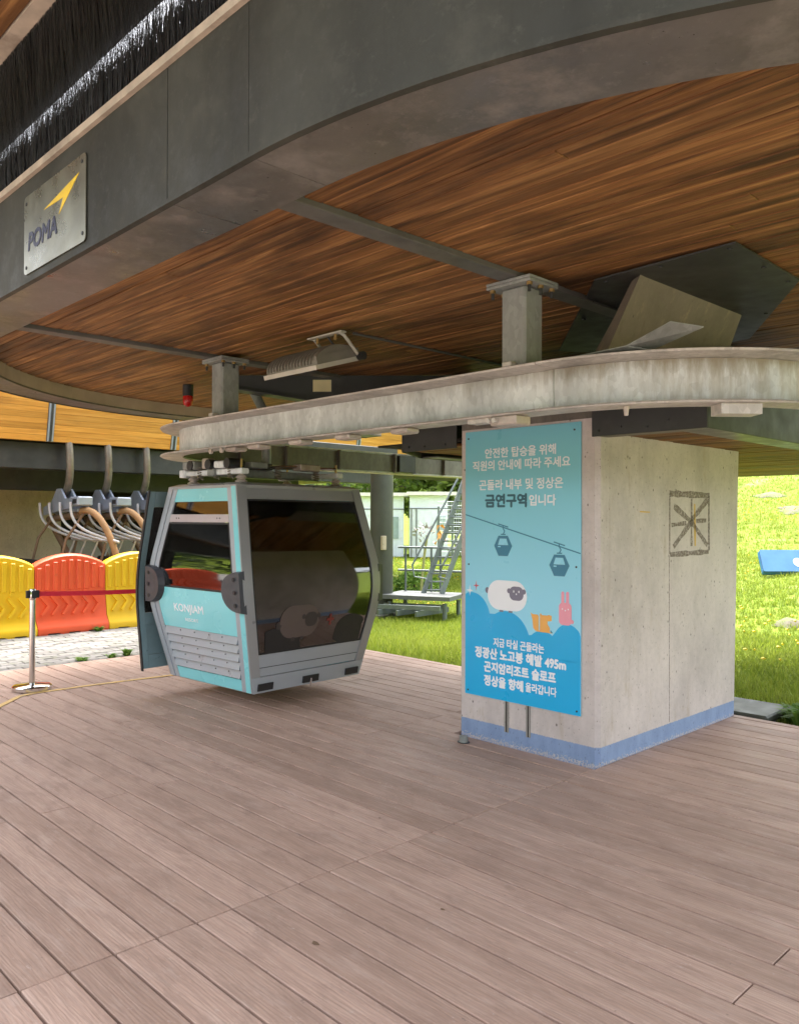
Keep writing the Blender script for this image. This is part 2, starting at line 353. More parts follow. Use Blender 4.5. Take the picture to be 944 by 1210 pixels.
# ------------------------------------------------------------------ mesh helpers
class MB:
    def __init__(s): s.v = []; s.f = []; s.sm = []
    def add(s, vs, fs, smooth=False):
        o = len(s.v); s.v += [tuple(x) for x in vs]; s.f += [tuple(i + o for i in f) for f in fs]; s.sm += [smooth] * len(fs); return s
    def box(s, a, b, bev=0.):
        x0, y0, z0 = (min(a[i], b[i]) for i in range(3)); x1, y1, z1 = (max(a[i], b[i]) for i in range(3))
        if bev <= 0:
            vs = [(x0, y0, z0), (x1, y0, z0), (x1, y1, z0), (x0, y1, z0), (x0, y0, z1), (x1, y0, z1), (x1, y1, z1), (x0, y1, z1)]
            return s.add(vs, [(0, 3, 2, 1), (4, 5, 6, 7), (0, 1, 5, 4), (1, 2, 6, 5), (2, 3, 7, 6), (3, 0, 4, 7)])
        bm = bmesh.new(); bmesh.ops.create_cube(bm, size=1)
        for v in bm.verts: v.co = Vector(((x0 + x1) / 2 + v.co.x * (x1 - x0), (y0 + y1) / 2 + v.co.y * (y1 - y0), (z0 + z1) / 2 + v.co.z * (z1 - z0)))
        bmesh.ops.bevel(bm, geom=bm.edges[:], offset=bev, segments=1, affect='EDGES')
        bm.verts.index_update()
        s.add([v.co[:] for v in bm.verts], [[v.index for v in f.verts] for f in bm.faces]); bm.free(); return s
    def obox(s, c, ax, ay, az, hx, hy, hz):
        c = Vector(c); ax, ay, az = (Vector(q).normalized() for q in (ax, ay, az)); vs = []
        for k in (-1, 1):
            for i, j in ((-1, -1), (1, -1), (1, 1), (-1, 1)): vs.append(c + ax * hx * i + ay * hy * j + az * hz * k)
        return s.add(vs, [(0, 3, 2, 1), (4, 5, 6, 7), (0, 1, 5, 4), (1, 2, 6, 5), (2, 3, 7, 6), (3, 0, 4, 7)])
    def bar(s, p, q, w, h, upv=(0, 0, 1)):
        p, q = Vector(p), Vector(q); d = (q - p); L = d.length; d.normalize(); u = Vector(upv); sx = d.cross(u)
        if sx.length < 1e-4: sx = d.cross(Vector((1, 0, 0)))
        sx.normalize(); u = sx.cross(d)
        return s.obox((p + q) / 2, d, sx, u, L / 2, w / 2, h / 2)
    def tube(s, pts, r, n=10, caps=True, closed=False):
        pts = [Vector(p) for p in pts]; N = len(pts); rr = r if isinstance(r, (list, tuple)) else [r] * N
        t0 = (pts[1] - pts[0]).normalized(); ref = Vector((0, 0, 1)) if abs(t0.z) < .9 else Vector((1, 0, 0)); nx = t0.cross(ref).normalized(); rings = []
        for i, p in enumerate(pts):
            t = (pts[min(i + 1, N - 1)] - pts[max(i - 1, 0)]).normalized(); nx = (nx - t * nx.dot(t)).normalized(); ny = t.cross(nx)
            rings.append([p + (nx * math.cos(2 * PI * k / n) + ny * math.sin(2 * PI * k / n)) * rr[i] for k in range(n)])
        vs = [q for g in rings for q in g]; fs = []
        for i in range(N - 1):
            for k in range(n): fs.append((i * n + k, i * n + (k + 1) % n, (i + 1) * n + (k + 1) % n, (i + 1) * n + k))
        s.add(vs, fs, True)
        if caps:
            s.add(rings[0], [tuple(range(n))[::-1]]); s.add(rings[-1], [tuple(range(n))])
        return s
    def cyl(s, p, q, r, n=16, r2=None): return s.tube([p, q], [r, r if r2 is None else r2], n)
    def prism(s, poly, a, b, M=None):
        """poly of (u, v); extruded along w from a to b; M maps (u, v, w) to 3D"""
        M = M or (lambda u, v, w_: (u, v, w_)); n = len(poly)
        vs = [M(u, v, a) for u, v in poly] + [M(u, v, b) for u, v in poly]
        s.add(vs, [tuple(range(n))[::-1], tuple(range(n, 2 * n))] + [(i, (i + 1) % n, n + (i + 1) % n, n + i) for i in range(n)]); return s
    def lathe(s, prof, c, n=24, M=None):
        c = Vector(c); vs = []; N = len(prof)
        for r, z in prof:
            for k in range(n):
                q = Vector((r * math.cos(2 * PI * k / n), r * math.sin(2 * PI * k / n), z)); vs.append(c + (M @ q if M else q))
        fs = [(i * n + k, i * n + (k + 1) % n, (i + 1) * n + (k + 1) % n, (i + 1) * n + k) for i in range(N - 1) for k in range(n)]
        s.add(vs, fs, True); s.add(vs[:n], [tuple(range(n))[::-1]]); s.add(vs[-n:], [tuple(range(n))]); return s
    def mesh(s, name):
        me = bpy.data.meshes.new(name); me.from_pydata(s.v, [], s.f)
        me.polygons.foreach_set('use_smooth', s.sm)
        bm = bmesh.new(); bm.from_mesh(me); bmesh.ops.remove_doubles(bm, verts=bm.verts, dist=1e-5); bmesh.ops.recalc_face_normals(bm, faces=bm.faces); bm.to_mesh(me); bm.free()
        if any(s.sm): me.set_sharp_from_angle(angle=R(38))
        return me
    def build(s, name, mat, parent=None, local=False):
        return obj(name, s.mesh(name), mat, parent, local)

def obj(name, me, mat, parent=None, local=False):
    """local=True: the mesh is in the parent's own frame; otherwise it is in world space"""
    o = bpy.data.objects.new(name, me); COL.objects.link(o)
    if mat and me is not None and len(me.materials) == 0: me.materials.append(MATS[mat])
    if parent is not None:
        o.parent = parent
        if not local: o.matrix_parent_inverse = wm(parent).inverted()
    return o
def wm(o):
    mm = o.matrix_basis.copy()
    if o.parent: mm = wm(o.parent) @ o.matrix_parent_inverse @ mm
    return mm
def tag(o, label=None, cat=None, group=None, kind=None):
    for k, v in (('label', label), ('category', cat), ('group', group), ('kind', kind)):
        if v: o[k] = v
    return o
def thing(name, label, cat, loc=(0, 0, 0), rz=0, group=None):
    o = bpy.data.objects.new(name, None); COL.objects.link(o); o.empty_display_size = .2
    o.location = loc; o.rotation_euler = (0, 0, rz)
    return tag(o, label, cat, group)
def copy_tree(o, parent=None):
    c = o.copy(); COL.objects.link(c)
    if parent is not None: c.parent = parent; c.matrix_parent_inverse = o.matrix_parent_inverse.copy()
    for ch in list(o.children): copy_tree(ch, c)
    return c
def text(s, size=1., bold=0., depth=.0006):
    cu = bpy.data.curves.new('t', 'FONT'); cu.body = s; cu.size = size; cu.offset = bold; cu.extrude = depth; cu.resolution_u = 3
    o = bpy.data.objects.new('t', cu); COL.objects.link(o); bpy.context.view_layer.update()
    me = bpy.data.meshes.new_from_object(o.evaluated_get(bpy.context.evaluated_depsgraph_get()))
    bpy.data.objects.remove(o); bpy.data.curves.remove(cu); return me
def fit_text(name, s, u0_, u1, v0, v1, M, mat, parent, bold=.012, local=False, shear=0):
    """text scaled into the rectangle u0..u1, v0..v1, then mapped by M(u, v, w); heavier strokes come from shifted layers"""
    me = text(s, 1., 0., .5)
    co = np.array([v.co[:] for v in me.vertices]); lo, hi = co.min(0), co.max(0)
    polys = [tuple(p.vertices) for p in me.polygons]; bpy.data.meshes.remove(me)
    d = bold * (v1 - v0); V = []; F = []
    for k, (du, dv) in enumerate(((0, 0), (d, d * .3), (-d, -d * .3), (d * .3, -d), (-d * .3, d)) if bold > 0 else ((0, 0),)):
        o_ = len(V)
        for x, y, z in co:
            a = (x - lo[0]) / (hi[0] - lo[0]); b = (y - lo[1]) / (hi[1] - lo[1]); c = (z - lo[2]) / (hi[2] - lo[2])
            V.append(tuple(M(u0_ + d + (u1 - u0_ - 2 * d) * a + shear * b + du, v0 + (v1 - v0) * b + dv, c + .17 * k)))
        F += [tuple(i + o_ for i in p) for p in polys]
    me = bpy.data.meshes.new(name); me.from_pydata(V, [], F)
    return obj(name, me, mat, parent, local)

# ------------------------------------------------------------------ terrain
def sstep(a, b, x): t = np.clip((x - a) / (b - a), 0, 1); return t * t * (3 - 2 * t)
def ground_z(x, y):
    x = np.asarray(x, float); y = np.asarray(y, float)
    hill = np.clip(y - 4.5, 0, None)
    h = (.052 * hill + .0042 * np.minimum(hill, 40) ** 2) * sstep(-2.5, 3.5, x + .72 * y)
    far = .012 * np.clip(y - 8, 0, None)
    back = .20 * np.clip(-y - 26, 0, 150) * sstep(-26, -70, y)
    lef = .20 * np.clip(-x - 40, 0, 150)
    bump = .05 * np.sin(x * .9 + 1.3 * np.sin(y * .5)) * np.cos(y * .8) * sstep(2.5, 6, y)
    return -.14 + h + far + back + lef + bump
N_ = 150
gx = np.concatenate([np.linspace(-220, -30, 24)[:-1], np.linspace(-30, 22, 95), np.linspace(22, 200, 20)[1:]])
gy = np.concatenate([np.linspace(-220, -30, 22)[:-1], np.linspace(-30, 40, 110), np.linspace(40, 220, 20)[1:]])
X, Y = np.meshgrid(gx, gy); Z = ground_z(X, Y)
vs = np.stack([X.ravel(), Y.ravel(), Z.ravel()], 1); nx_ = len(gx)
fs = [(j * nx_ + i, j * nx_ + i + 1, (j + 1) * nx_ + i + 1, (j + 1) * nx_ + i) for j in range(len(gy) - 1) for i in range(nx_ - 1)]
me = bpy.data.meshes.new('ground'); me.from_pydata(vs.tolist(), [], fs); me.polygons.foreach_set('use_smooth', [True] * len(fs))
tag(obj('ground', me, 'grass_ground'), kind='structure')

# ------------------------------------------------------------------ deck
BW, DX0, DY1 = .16752, -6.05, 2.035
Y0 = -3.57134
base = tag(MB().box((DX0 + .03, -7.0, -.13), (6.0, DY1 - .03, -.034)).build('deck', 'backing_dark'), kind='structure')
rows = range(-19, 34)
board_cache = {}
def board(x0, x1, y0, y1, z=0.):
    g = .0040 + random.random() * .0022
    me = MB().box((-(x1 - x0) / 2 + .0032, -(y1 - y0) / 2 + g, -.026), ((x1 - x0) / 2 - .0032, (y1 - y0) / 2 - g, 0), .0022).mesh('board')
    o = obj('board', me, 'deck_board', base); o.location = ((x0 + x1) / 2, (y0 + y1) / 2, z + random.uniform(-.0012, .0008)); return o
for i in rows:
    a, b = Y0 + BW * i, Y0 + BW * (i + 1)
    if a < -6.9 or a > DY1 - .02: continue
    b = min(b, DY1)
    cuts = [DX0, -3.2, 0., 3.2, 6.0] if i % 2 else [DX0, -4.82, -1.63, 0., 1.70, 4.9, 6.0]
    for c0, c1 in zip(cuts[:-1], cuts[1:]):
        segs = [(c0, c1)]
        if b > 0:
            out = []
            for s0, s1 in segs:
                if s0 < -1.206: out.append((s0, min(s1, -1.206)))
                if s1 > .006: out.append((max(s0, .006), s1))
            segs = [q for q in out if q[1] - q[0] > .02]
        for s0, s1 in segs:
            bb = b
            if a < 0 < b and s0 >= -1.3 and s1 <= .01: bb = 0
            board(s0, s1, a, bb)
fa = MB().box((DX0 - .02, -7, -.14), (DX0 - .002, DY1, -.004)).build('edge_board', 'deck_board', base)
fa = MB().box((DX0 - .02, DY1 + .002, -.14), (6, DY1 + .022, -.004)).build('edge_board', 'deck_board', base)
plaza = tag(MB().box((-30, -45, -.12), (30, -7.01, -.006)).box((6.01, -7.0, -.12), (30, 1.9, -.006)).build('plaza', 'stone_grey'), kind='structure')
# painted guide line, a few millimetres above the boards
pl = [(-3.6, -2.75), (-4.15, -2.42), (-4.42, -2.21), (-4.70, -1.95), (-4.74, -1.80), (-4.73, -1.27), (-4.66, -.52), (-4.60, .2), (-4.5, 1.95)]
mb = MB()
for p, q in zip(pl[:-1], pl[1:]):
    mb.bar((*p, .0045), (*q, .0045), .050, .003)
mb.build('painted_line', 'line_yellow', base)
# dark knots / stains stuck on the boards
for (x, y, r) in ((.45, -2.66, .017), (.60, -2.12, .010), (-.32, -1.62, .007)):
    mb = MB(); ps = [(x + r * (1 + .35 * math.sin(3 * t + x)) * math.cos(t), y + r * .62 * math.sin(t)) for t in np.linspace(0, 2 * PI, 14)[:-1]]
    mb.prism(ps, .0012, .0022).build('gum_spot', 'spray_brown' if False else 'foam_brown', base)

# ------------------------------------------------------------------ paver strip and soil by the barriers
strip = tag(MB().box((-10.9, -9, -.2), (DX0 - .025, 2.3, -.075)).build('paver_strip', 'soil'), kind='structure')
pm = MB().box((-.118, -.056, -.06), (.118, .056, 0), .006).mesh('paver')
pvar = []
n_p = 0; rest = MB()
for ix in range(20):
    for iy in range(140):
        x = -6.20 - ix * .126; y = -8.9 + iy * .246 + (.123 if ix % 2 else 0)
        if y > 2.1: continue
        z = -.022 + random.uniform(-.004, .004)
        if -2.6 < y < 1.35 and x > -8.65:
            o = obj('paver', pm, 'paver_stone', strip); o.location = (x, y, z); o.rotation_euler = (random.uniform(-.02, .02), random.uniform(-.02, .02), PI / 2 + random.uniform(-.03, .03)); n_p += 1
        else:
            rest.box((x - .056, y - .118, -.08), (x + .056, y + .118, z))
o = rest.build('paver_field', 'paver_stone', strip); o['kind'] = 'stuff'

# ------------------------------------------------------------------ gondola station: canopy
XL, XR, YC, RO = -2.75, .60, .25, 3.32
YFAR = 3.4
NARC = 42
def outline(r, n=NARC):
    """rounded end of the canopy, from the far left side round the front to the far right side"""
    p = [(XL - r, YFAR), (XL - r, 2.4), (XL - r, 1.4)]
    for k in range(n + 1):
        t = PI + (PI / 2) * k / n; p.append((XL + r * math.cos(t), YC + r * math.sin(t)))
    for k in range(n + 1):
        t = 1.5 * PI + (PI / 2) * k / n; p.append((XR + r * math.cos(t), YC + r * math.sin(t)))
    return p + [(XR + r, 1.4), (XR + r, 2.4), (XR + r, YFAR)]
def split_runs(n=NARC):
    """index runs of outline() that make the panels"""
    base_ = 3
    L = [(0, 1), (1, 2), (2, 3)]
    runs = [[0, 1], [1, 2], [2, 3]]
    a = base_
    for c in ((0, 14), (14, 28), (28, 42)): runs.append(list(range(a + c[0], a + c[1] + 1)))
    b = base_ + n + 1
    runs.append([a + n, b])
    for c in ((0, 14), (14, 28), (28, 42)): runs.append(list(range(b + c[0], b + c[1] + 1)))
    e = b + n
    runs += [[e, e + 1], [e + 1, e + 2], [e + 2, e + 3]]
    return runs
def ribbon(prof, runs_pts, close=True):
    """prof: list of (r, z) closed section; runs_pts: list of angles positions via outline"""
    mb = MB(); outs = [outline(r) for r, z in prof]; n = len(prof); vs = []; fs = []
    for i in runs_pts:
        for (r, z), o in zip(prof, outs): vs.append((o[i][0], o[i][1], z))
    for i in range(len(runs_pts) - 1):
        for k in range(n): fs.append((i * n + k, i * n + (k + 1) % n, (i + 1) * n + (k + 1) % n, (i + 1) * n + k))
    mb.add(vs, fs); mb.add(vs[:n], [tuple(range(n))]); mb.add(vs[-n:], [tuple(range(n))])
    return mb
st = thing('gondola_station', 'dark green canopy of the gondola station with plank ceiling and rounded rim', 'station', (XL, 3, 0))
def shrink(mb, runs, k=.0025): return mb
RI = RO - .33
runs = split_runs()
ZB, ZT, ZW = 2.80, 3.315, 2.93
def panels(name, prof, mat, gap=.003, seams=None):
    for run in runs:
        if len(run) == 2 and run[0] == 3 + NARC:   # the straight front is divided at the seam seen left of the corner
            o = outline(prof[0][0]);
            for xa, xb in ((XL, .05), (.05, XR)):
                ys = [(YC - r, z) for r, z in prof]
                MB().prism(ys, xa + gap, xb - gap, lambda u, v, w_: (w_, u, v)).build(name, mat, st)
        else:
            ribbon(prof, run).build(name, mat, st)
panels('fascia_panel', [(RO, ZB), (RO, ZT), (RO - .02, ZT), (RO - .02, ZB + .006)], 'fascia_paint')
panels('rim_panel', [(RO - .0225, ZB - .004), (RO - .0225, ZB + .012), (RI, ZB + .012), (RI, ZB - .004)], 'band_paint')
panels('rim_lip', [(RI, ZB + .014), (RI, ZW + .02), (RI + .012, ZW + .02), (RI + .012, ZB + .014)], 'lip_reflection')
for run in runs:
    ribbon([(RO + .022, ZT), (RO + .022, ZT + .035), (RO - .06, ZT + .035), (RO - .06, ZT)], run).build('trim_rail', 'trim_tan', st)
# bead along the lower edge of the fascia
for run in runs: ribbon([(RO + .006, ZB - .010), (RO + .006, ZB + .008), (RO - .022, ZB + .008), (RO - .022, ZB - .010)], run).build('edge_bead', 'fascia_paint', st)
# ceiling: backing sheet with planks below it, running along X, cut to the rounded rim
ceil = MB(); oo = outline(RI + .02)
ceil.prism(oo, ZW + .035, ZW + .06); ceil = ceil.build('ceiling', 'backing_dark', st)
def half_span(y):
    if y >= YC: return XL - RI - .01, XR + RI + .01
    d = math.sqrt(max(0, (RI + .01) ** 2 - (YC - y) ** 2)); return XL - d, XR + d
PW = .098
y = YC - RI + .012
BX1, BX2 = .13, -2.95
i = 0; farp = MB()
while y < YFAR - .2:
    x0, x1 = half_span(y + PW / 2)
    cuts = [x0, BX2 - .06, BX2 + .06, BX1 - .06, BX1 + .06, x1]
    for a, b in ((cuts[0], cuts[1]), (cuts[2], cuts[3]), (cuts[4], cuts[5])):
        if b - a < .03: continue
        dz = random.uniform(-.002, .002)
        if y < 3.6:
            # long runs are butted at random
            pieces = [(a, b)]
            if b - a > 2.2 and i % 3 == 0:
                c = a + (b - a) * random.uniform(.3, .7); pieces = [(a, c - .0015), (c + .0015, b)]
            for p0, p1 in pieces:
                me = MB().box((-(p1 - p0) / 2, -PW / 2 + .0036, 0), ((p1 - p0) / 2, PW / 2 - .0036, .022), .003).mesh('plank')
                o = obj('plank', me, 'soffit_wood', ceil); o.location = ((p0 + p1) / 2, y + PW / 2, ZW + dz)
        else:
            farp.box((a, y + .002, ZW + dz), (b, y + PW - .002, ZW + .022))
    y += PW; i += 1
o = farp.build('plank_field', 'soffit_wood', ceil); o['kind'] = 'stuff'
# cross beams between the planks
for bx in (BX1, BX2):
    MB().box((bx - .06, YC - RI + .01, ZW - .028), (bx + .06, YFAR - .1, ZW + .033), .004).build('cross_beam', 'beam_paint', st)
# tapering diagonal brackets from the housing corners to the rim
def diag(p, q, z0, z1, wd=.11):
    p, q = Vector(p), Vector(q); d = (q - p).normalized(); sx = Vector((d.y, -d.x))
    mb = MB(); L = (q - p).length
    for sgn in (1,):
        vs = []
        for k, zz in ((0, z0), (1, z1)):
            c = p + (q - p) * k
            for hw, z in ((-.012, zz), (.012, zz), (.012, ZW - .004), (-.012, ZW - .004)):
                vs.append((c.x + sx.x * hw, c.y + sx.y * hw, z))
        mb.add(vs, [(0, 1, 2, 3), (7, 6, 5, 4), (0, 4, 5, 1), (1, 5, 6, 2), (2, 6, 7, 3), (3, 7, 4, 0)])
        vs = []
        for k, zz in ((0, z0), (1, z1)):
            c = p + (q - p) * k
            for hw, z in ((-wd, zz - .014), (wd, zz - .014), (wd, zz), (-wd, zz)): vs.append((c.x + sx.x * hw, c.y + sx.y * hw, z))
        mb.add(vs, [(0, 1, 2, 3), (7, 6, 5, 4), (0, 4, 5, 1), (1, 5, 6, 2), (2, 6, 7, 3), (3, 7, 4, 0)])
    return mb
db = diag((-2.05, 1.12), (-3.72, -.58), 2.46, 2.83).build('diagonal_bracket', 'dark_steel', st)
# cream quad painted as a light reflection on the bracket, facing the front
sx = Vector((.713, -.70)).normalized()
cpt = Vector((-3.02, .135)) + sx * .0155
dd = Vector((.70, .713))
mb = MB(); mb.obox((cpt.x, cpt.y, 2.83), (dd.x, dd.y, 0), (sx.x, sx.y, 0), (0, 0, 1), .085, .0012, .055); mb.build('reflection_patch', 'reflection_cream', st)

# machinery housing in the middle, dark steel with a plank underside
HX0, HX1, HZ0, HZ1 = -2.15, .74, 2.135, 2.56
hs_ = []
def hpanel(a, b): MB().box(a, b, .003).build('housing_panel', 'dark_steel', st)
hpanel((-.03, -.034, HZ0), (HX1, -.022, HZ1)); hpanel((HX1 - .012, -.020, HZ0), (HX1, 2.6, HZ1)); hpanel((HX1 - .012, 2.604, HZ0), (HX1, 6.2, HZ1))
hpanel((HX0 + .35, -.020, HZ0), (-1.215, -.008, HZ1))
mb = MB(); mb.bar((HX0 + .35, -.014, (HZ0 + HZ1) / 2), (HX0, .55, (HZ0 + HZ1) / 2), .012, HZ1 - HZ0); mb.build('housing_panel', 'dark_steel', st)
hpanel((HX0 - .006, .552, HZ0), (HX0 + .006, 6.2, HZ1))
MB().box((HX0 + .02, .0, HZ1 + .003), (HX1 - .014, 6.2, HZ1 + .02)).build('housing_top', 'dark_steel', st)
MB().box((HX1 - .21, -.018, HZ0 + .002), (HX1 - .014, 6.2, HZ0 + .012)).build('housing_rim', 'band_paint', st)
MB().box((.006, -.018, HZ0 + .002), (HX1 - .212, .10, HZ0 + .012)).build('housing_rim', 'band_paint', st)
MB().box((HX0 + .02, .56, HZ0 + .002), (HX0 + .20, 6.2, HZ0 + .012)).build('housing_rim', 'band_paint', st)
hc = MB().box((HX0 + .02, .02, HZ0 + .06), (HX1 - .02, 6.2, HZ0 + .075)).build('housing_ceiling', 'backing_dark', st)
hy = .11
cnt = 0; hf = MB()
while hy < 6.0:
    for a, b in ((HX0 + .205, -1.21), (.008, HX1 - .215)) if hy < 2.05 else ((HX0 + .205, HX1 - .215),):
        if hy < 5.2:
            me = MB().box((-(b - a) / 2, -.052, 0), ((b - a) / 2, .052, .02), .003).mesh('plank'); o = obj('plank', me, 'soffit_wood', hc)
            o.location = ((a + b) / 2, hy + .052, HZ0 + .03 + random.uniform(-.002, .002))
        else: hf.box((a, hy + .002, HZ0 + .03), (b, hy + .104, HZ0 + .05))
    hy += .108
o = hf.build('plank_field', 'soffit_wood', hc); o['kind'] = 'stuff'
for bx_, bz in ((.02, 2.17), (.18, 2.185), (.36, 2.17), (.66, 2.26), (.50, 2.20)):
    MB().cyl((bx_, -.036, bz), (bx_, -.044, bz), .009, 8).build('bolt', 'bolt_dark', st)
for bx_, bz in ((-1.72, 2.17), (-1.55, 2.165), (-1.33, 2.17)):
    MB().cyl((bx_, -.021, bz), (bx_, -.03, bz), .009, 8).build('bolt', 'bolt_dark', st)

# leaning concrete strut that passes through a steel collar plate in the ceiling
mb = MB(); mb.prism([(.42, -.71), (1.22, -.76), (1.21, .08), (.43, 1.31), (-.30, 1.45), (-.80, .71)], ZW - .018, ZW - .008); mb.build('collar_plate', 'dark_steel', st)
for bx_, by_ in ((.46, -.66), (.80, -.69), (1.17, -.71), (1.17, -.30), (1.16, .05), (.80, .66), (-.10, -.02), (.18, -.36)):
    MB().cyl((bx_, by_, ZW - .0185), (bx_, by_, ZW - .026), .012, 8).build('bolt', 'bolt_dark', st)
MB().tube([(-1.5, -.80, ZW - .008), (-1.5, .2, ZW - .008), (-1.5, 3.2, ZW - .008)], .011, 8).build('conduit', 'beam_paint', st)
top = [(.66, -.63), (.68, .60), (.30, .78), (.30, -.2), (.57, -.56)]
bot = [(.50, -.72), (.45, .72), (0, 1.), (0, -.2), (.37, -.64)]
vs = [(x, y, ZW + .0) for x, y in top] + [(x, y, 2.50) for x, y in bot]
mb = MB(); n = 5; mb.add(vs, [tuple(range(n)), tuple(range(n, 2 * n))[::-1]] + [(i, (i + 1) % n, n + (i + 1) % n, n + i) for i in range(n)])
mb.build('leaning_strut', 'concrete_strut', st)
MB().box((-.12, -.72, 2.46), (.50, .05, 2.495), .004).build('strut_shoe', 'dark_steel', st)

# outer roof above the canopy: tan rim, plank soffit
ZR = 3.95
for run in runs:
    ribbon([(RO + .05, ZR), (RO + .05, ZR + .05), (RO + .15, ZR + .05), (RO + .15, ZR)], run).build('roof_rim', 'trim_tan', st)
RE = RO + 1.5  # overhang runs on out of view, widened to shade the deck
for run in runs:
    ribbon([(RO + .152, ZR + .032), (RO + .152, ZR + .30), (RE, ZR + .30), (RE, ZR + .032)], run).build('roof_shell', 'fascia_paint', st)
rp = None
mbs = ribbon([(RO + .155, ZR + .026), (RO + .155, ZR + .031), (RE - .02, ZR + .031), (RE - .02, ZR + .026)], list(range(0, 2 * NARC + 8))); roofs = mbs.build('roof_soffit', 'backing_dark', st)
yy = YC - RO - .155 - PW
while yy > YC - RE + .1:
    for a, b in ((-2.7, -.9), (-.897, .62)):
        me = MB().box((-(b - a) / 2, -PW / 2 + .002, 0), ((b - a) / 2, PW / 2 - .002, .02), .0025).mesh('plank'); o = obj('plank', me, 'soffit_wood', roofs)
        o.location = ((a + b) / 2, yy + PW / 2, ZR + .003)
    yy -= PW

# black brush seal closing the slot between canopy and roof
for run in runs:
    ribbon([(RO - .085, ZR - .23), (RO - .085, ZR + .05), (RO - .10, ZR + .05), (RO - .10, ZR - .23)], run).build('light_baffle', 'bristle_black', st)  # dark strips added behind the bristles, blocking light except at one slit
    ribbon([(RO - .085, ZT + .036), (RO - .085, ZT + .16), (RO - .10, ZT + .16), (RO - .10, ZT + .036)], run).build('light_baffle', 'bristle_black', st)
    ribbon([(RO + .05, ZR + .052), (RO + .05, ZR + .07), (RO - .12, ZR + .07), (RO - .12, ZR + .052)], run).build('brush_cap', 'bristle_black', st)
def bristles():
    V = []; F = []
    def along(i0, i1, r):
        o = outline(r); pts = [Vector(p) for p in o[i0:i1 + 1]]; return pts
    pts = along(2, 2 * NARC + 5, RO - .02); seg = []
    for a, b in zip(pts[:-1], pts[1:]):
        seg.append((a, b, (b - a).length))
    for a, b, L in seg:
        d = (b - a) / L if L > 1e-6 else Vector((1, 0)); nrm = Vector((d.y, -d.x))
        nb = int(L * (9500 if a.y < 1 and a.x < 2.6 and a.x > -5 else 600))
        for k in range(nb):
            t = random.random(); p = a + (b - a) * t
            lower = random.random() < .4
            off = random.uniform(-.03, .03); ww = random.uniform(.0007, .0015)
            q = p + nrm * off
            if lower:
                z0, ln = ZT + .03, random.gauss(.262, .05); dz = 1
                tip = q - nrm * random.uniform(-.02, .05) + d * random.gauss(0, .03)
            else:
                z0, ln = ZR + .01, random.gauss(.372, .055) if random.random() > .04 else random.uniform(.2, .34); dz = -1
                q = q + nrm * .07; tip = q - nrm * random.uniform(.02, .10) + d * random.gauss(0, .03)
            mid = (q + tip) / 2 + nrm * random.uniform(-.008, .008)
            z1 = z0 + dz * ln; zm = z0 + dz * ln * .55
            ang = random.uniform(-.9, .9); e = (d * math.cos(ang) + nrm * math.sin(ang)) * ww
            i0 = len(V)
            V += [(q.x - e.x, q.y - e.y, z0), (q.x + e.x, q.y + e.y, z0), (mid.x - e.x, mid.y - e.y, zm), (mid.x + e.x, mid.y + e.y, zm), (tip.x, tip.y, z1)]
            F.extend([(i0, i0 + 1, i0 + 3, i0 + 2), (i0 + 2, i0 + 3, i0 + 4)])
    me = bpy.data.meshes.new('brush_seal'); me.from_pydata(V, [], F); return me
o = obj('brush_seal', bristles(), 'bristle_black', st); o['kind'] = 'stuff'

# ------------------------------------------------------------------ maker's plate on the fascia
YF = YC - RO
npl = thing('nameplate', 'brushed metal maker plate with yellow arrow and navy letters on dark green fascia', 'plate', (-1.06, YF - .004, 2.83))
def rrect(u0_, u1, v0, v1, r, n=4):
    p = []
    for cx, cy, a0 in ((u1 - r, v0 + r, -PI / 2), (u1 - r, v1 - r, 0), (u0_ + r, v1 - r, PI / 2), (u0_ + r, v0 + r, PI)):
        for k in range(n + 1): t = a0 + PI / 2 * k / n; p.append((cx + r * math.cos(t), cy + r * math.sin(t)))
    return p
FM = lambda u, v, w_: (u, YF - .004 - w_, v)
MB().prism(rrect(-1.425, -.675, 2.832, 3.228, .025), 0, .004, FM).build('metal_plate', 'plate_metal', npl)
MB().prism([(-1.163, 3.098), (-.742, 3.155), (-.975, 3.025), (-.925, 3.092)], .0045, .0055, FM).build('arrow', 'plate_yellow', npl)
fit_text('lettering', 'POMA', -1.368, -.992, 2.945, 3.03, lambda u, v, w_: FM(u, v, .0045 + .001 * w_), 'plate_navy', npl, .055, shear=.012)
for sx_, sz_ in ((-1.395, 3.19), (-.715, 3.195), (-1.39, 2.865), (-.705, 2.87)):
    MB().cyl(FM(sx_, sz_, .004), FM(sx_, sz_, .007), .009, 10).build('screw', 'bolt_dark', npl)

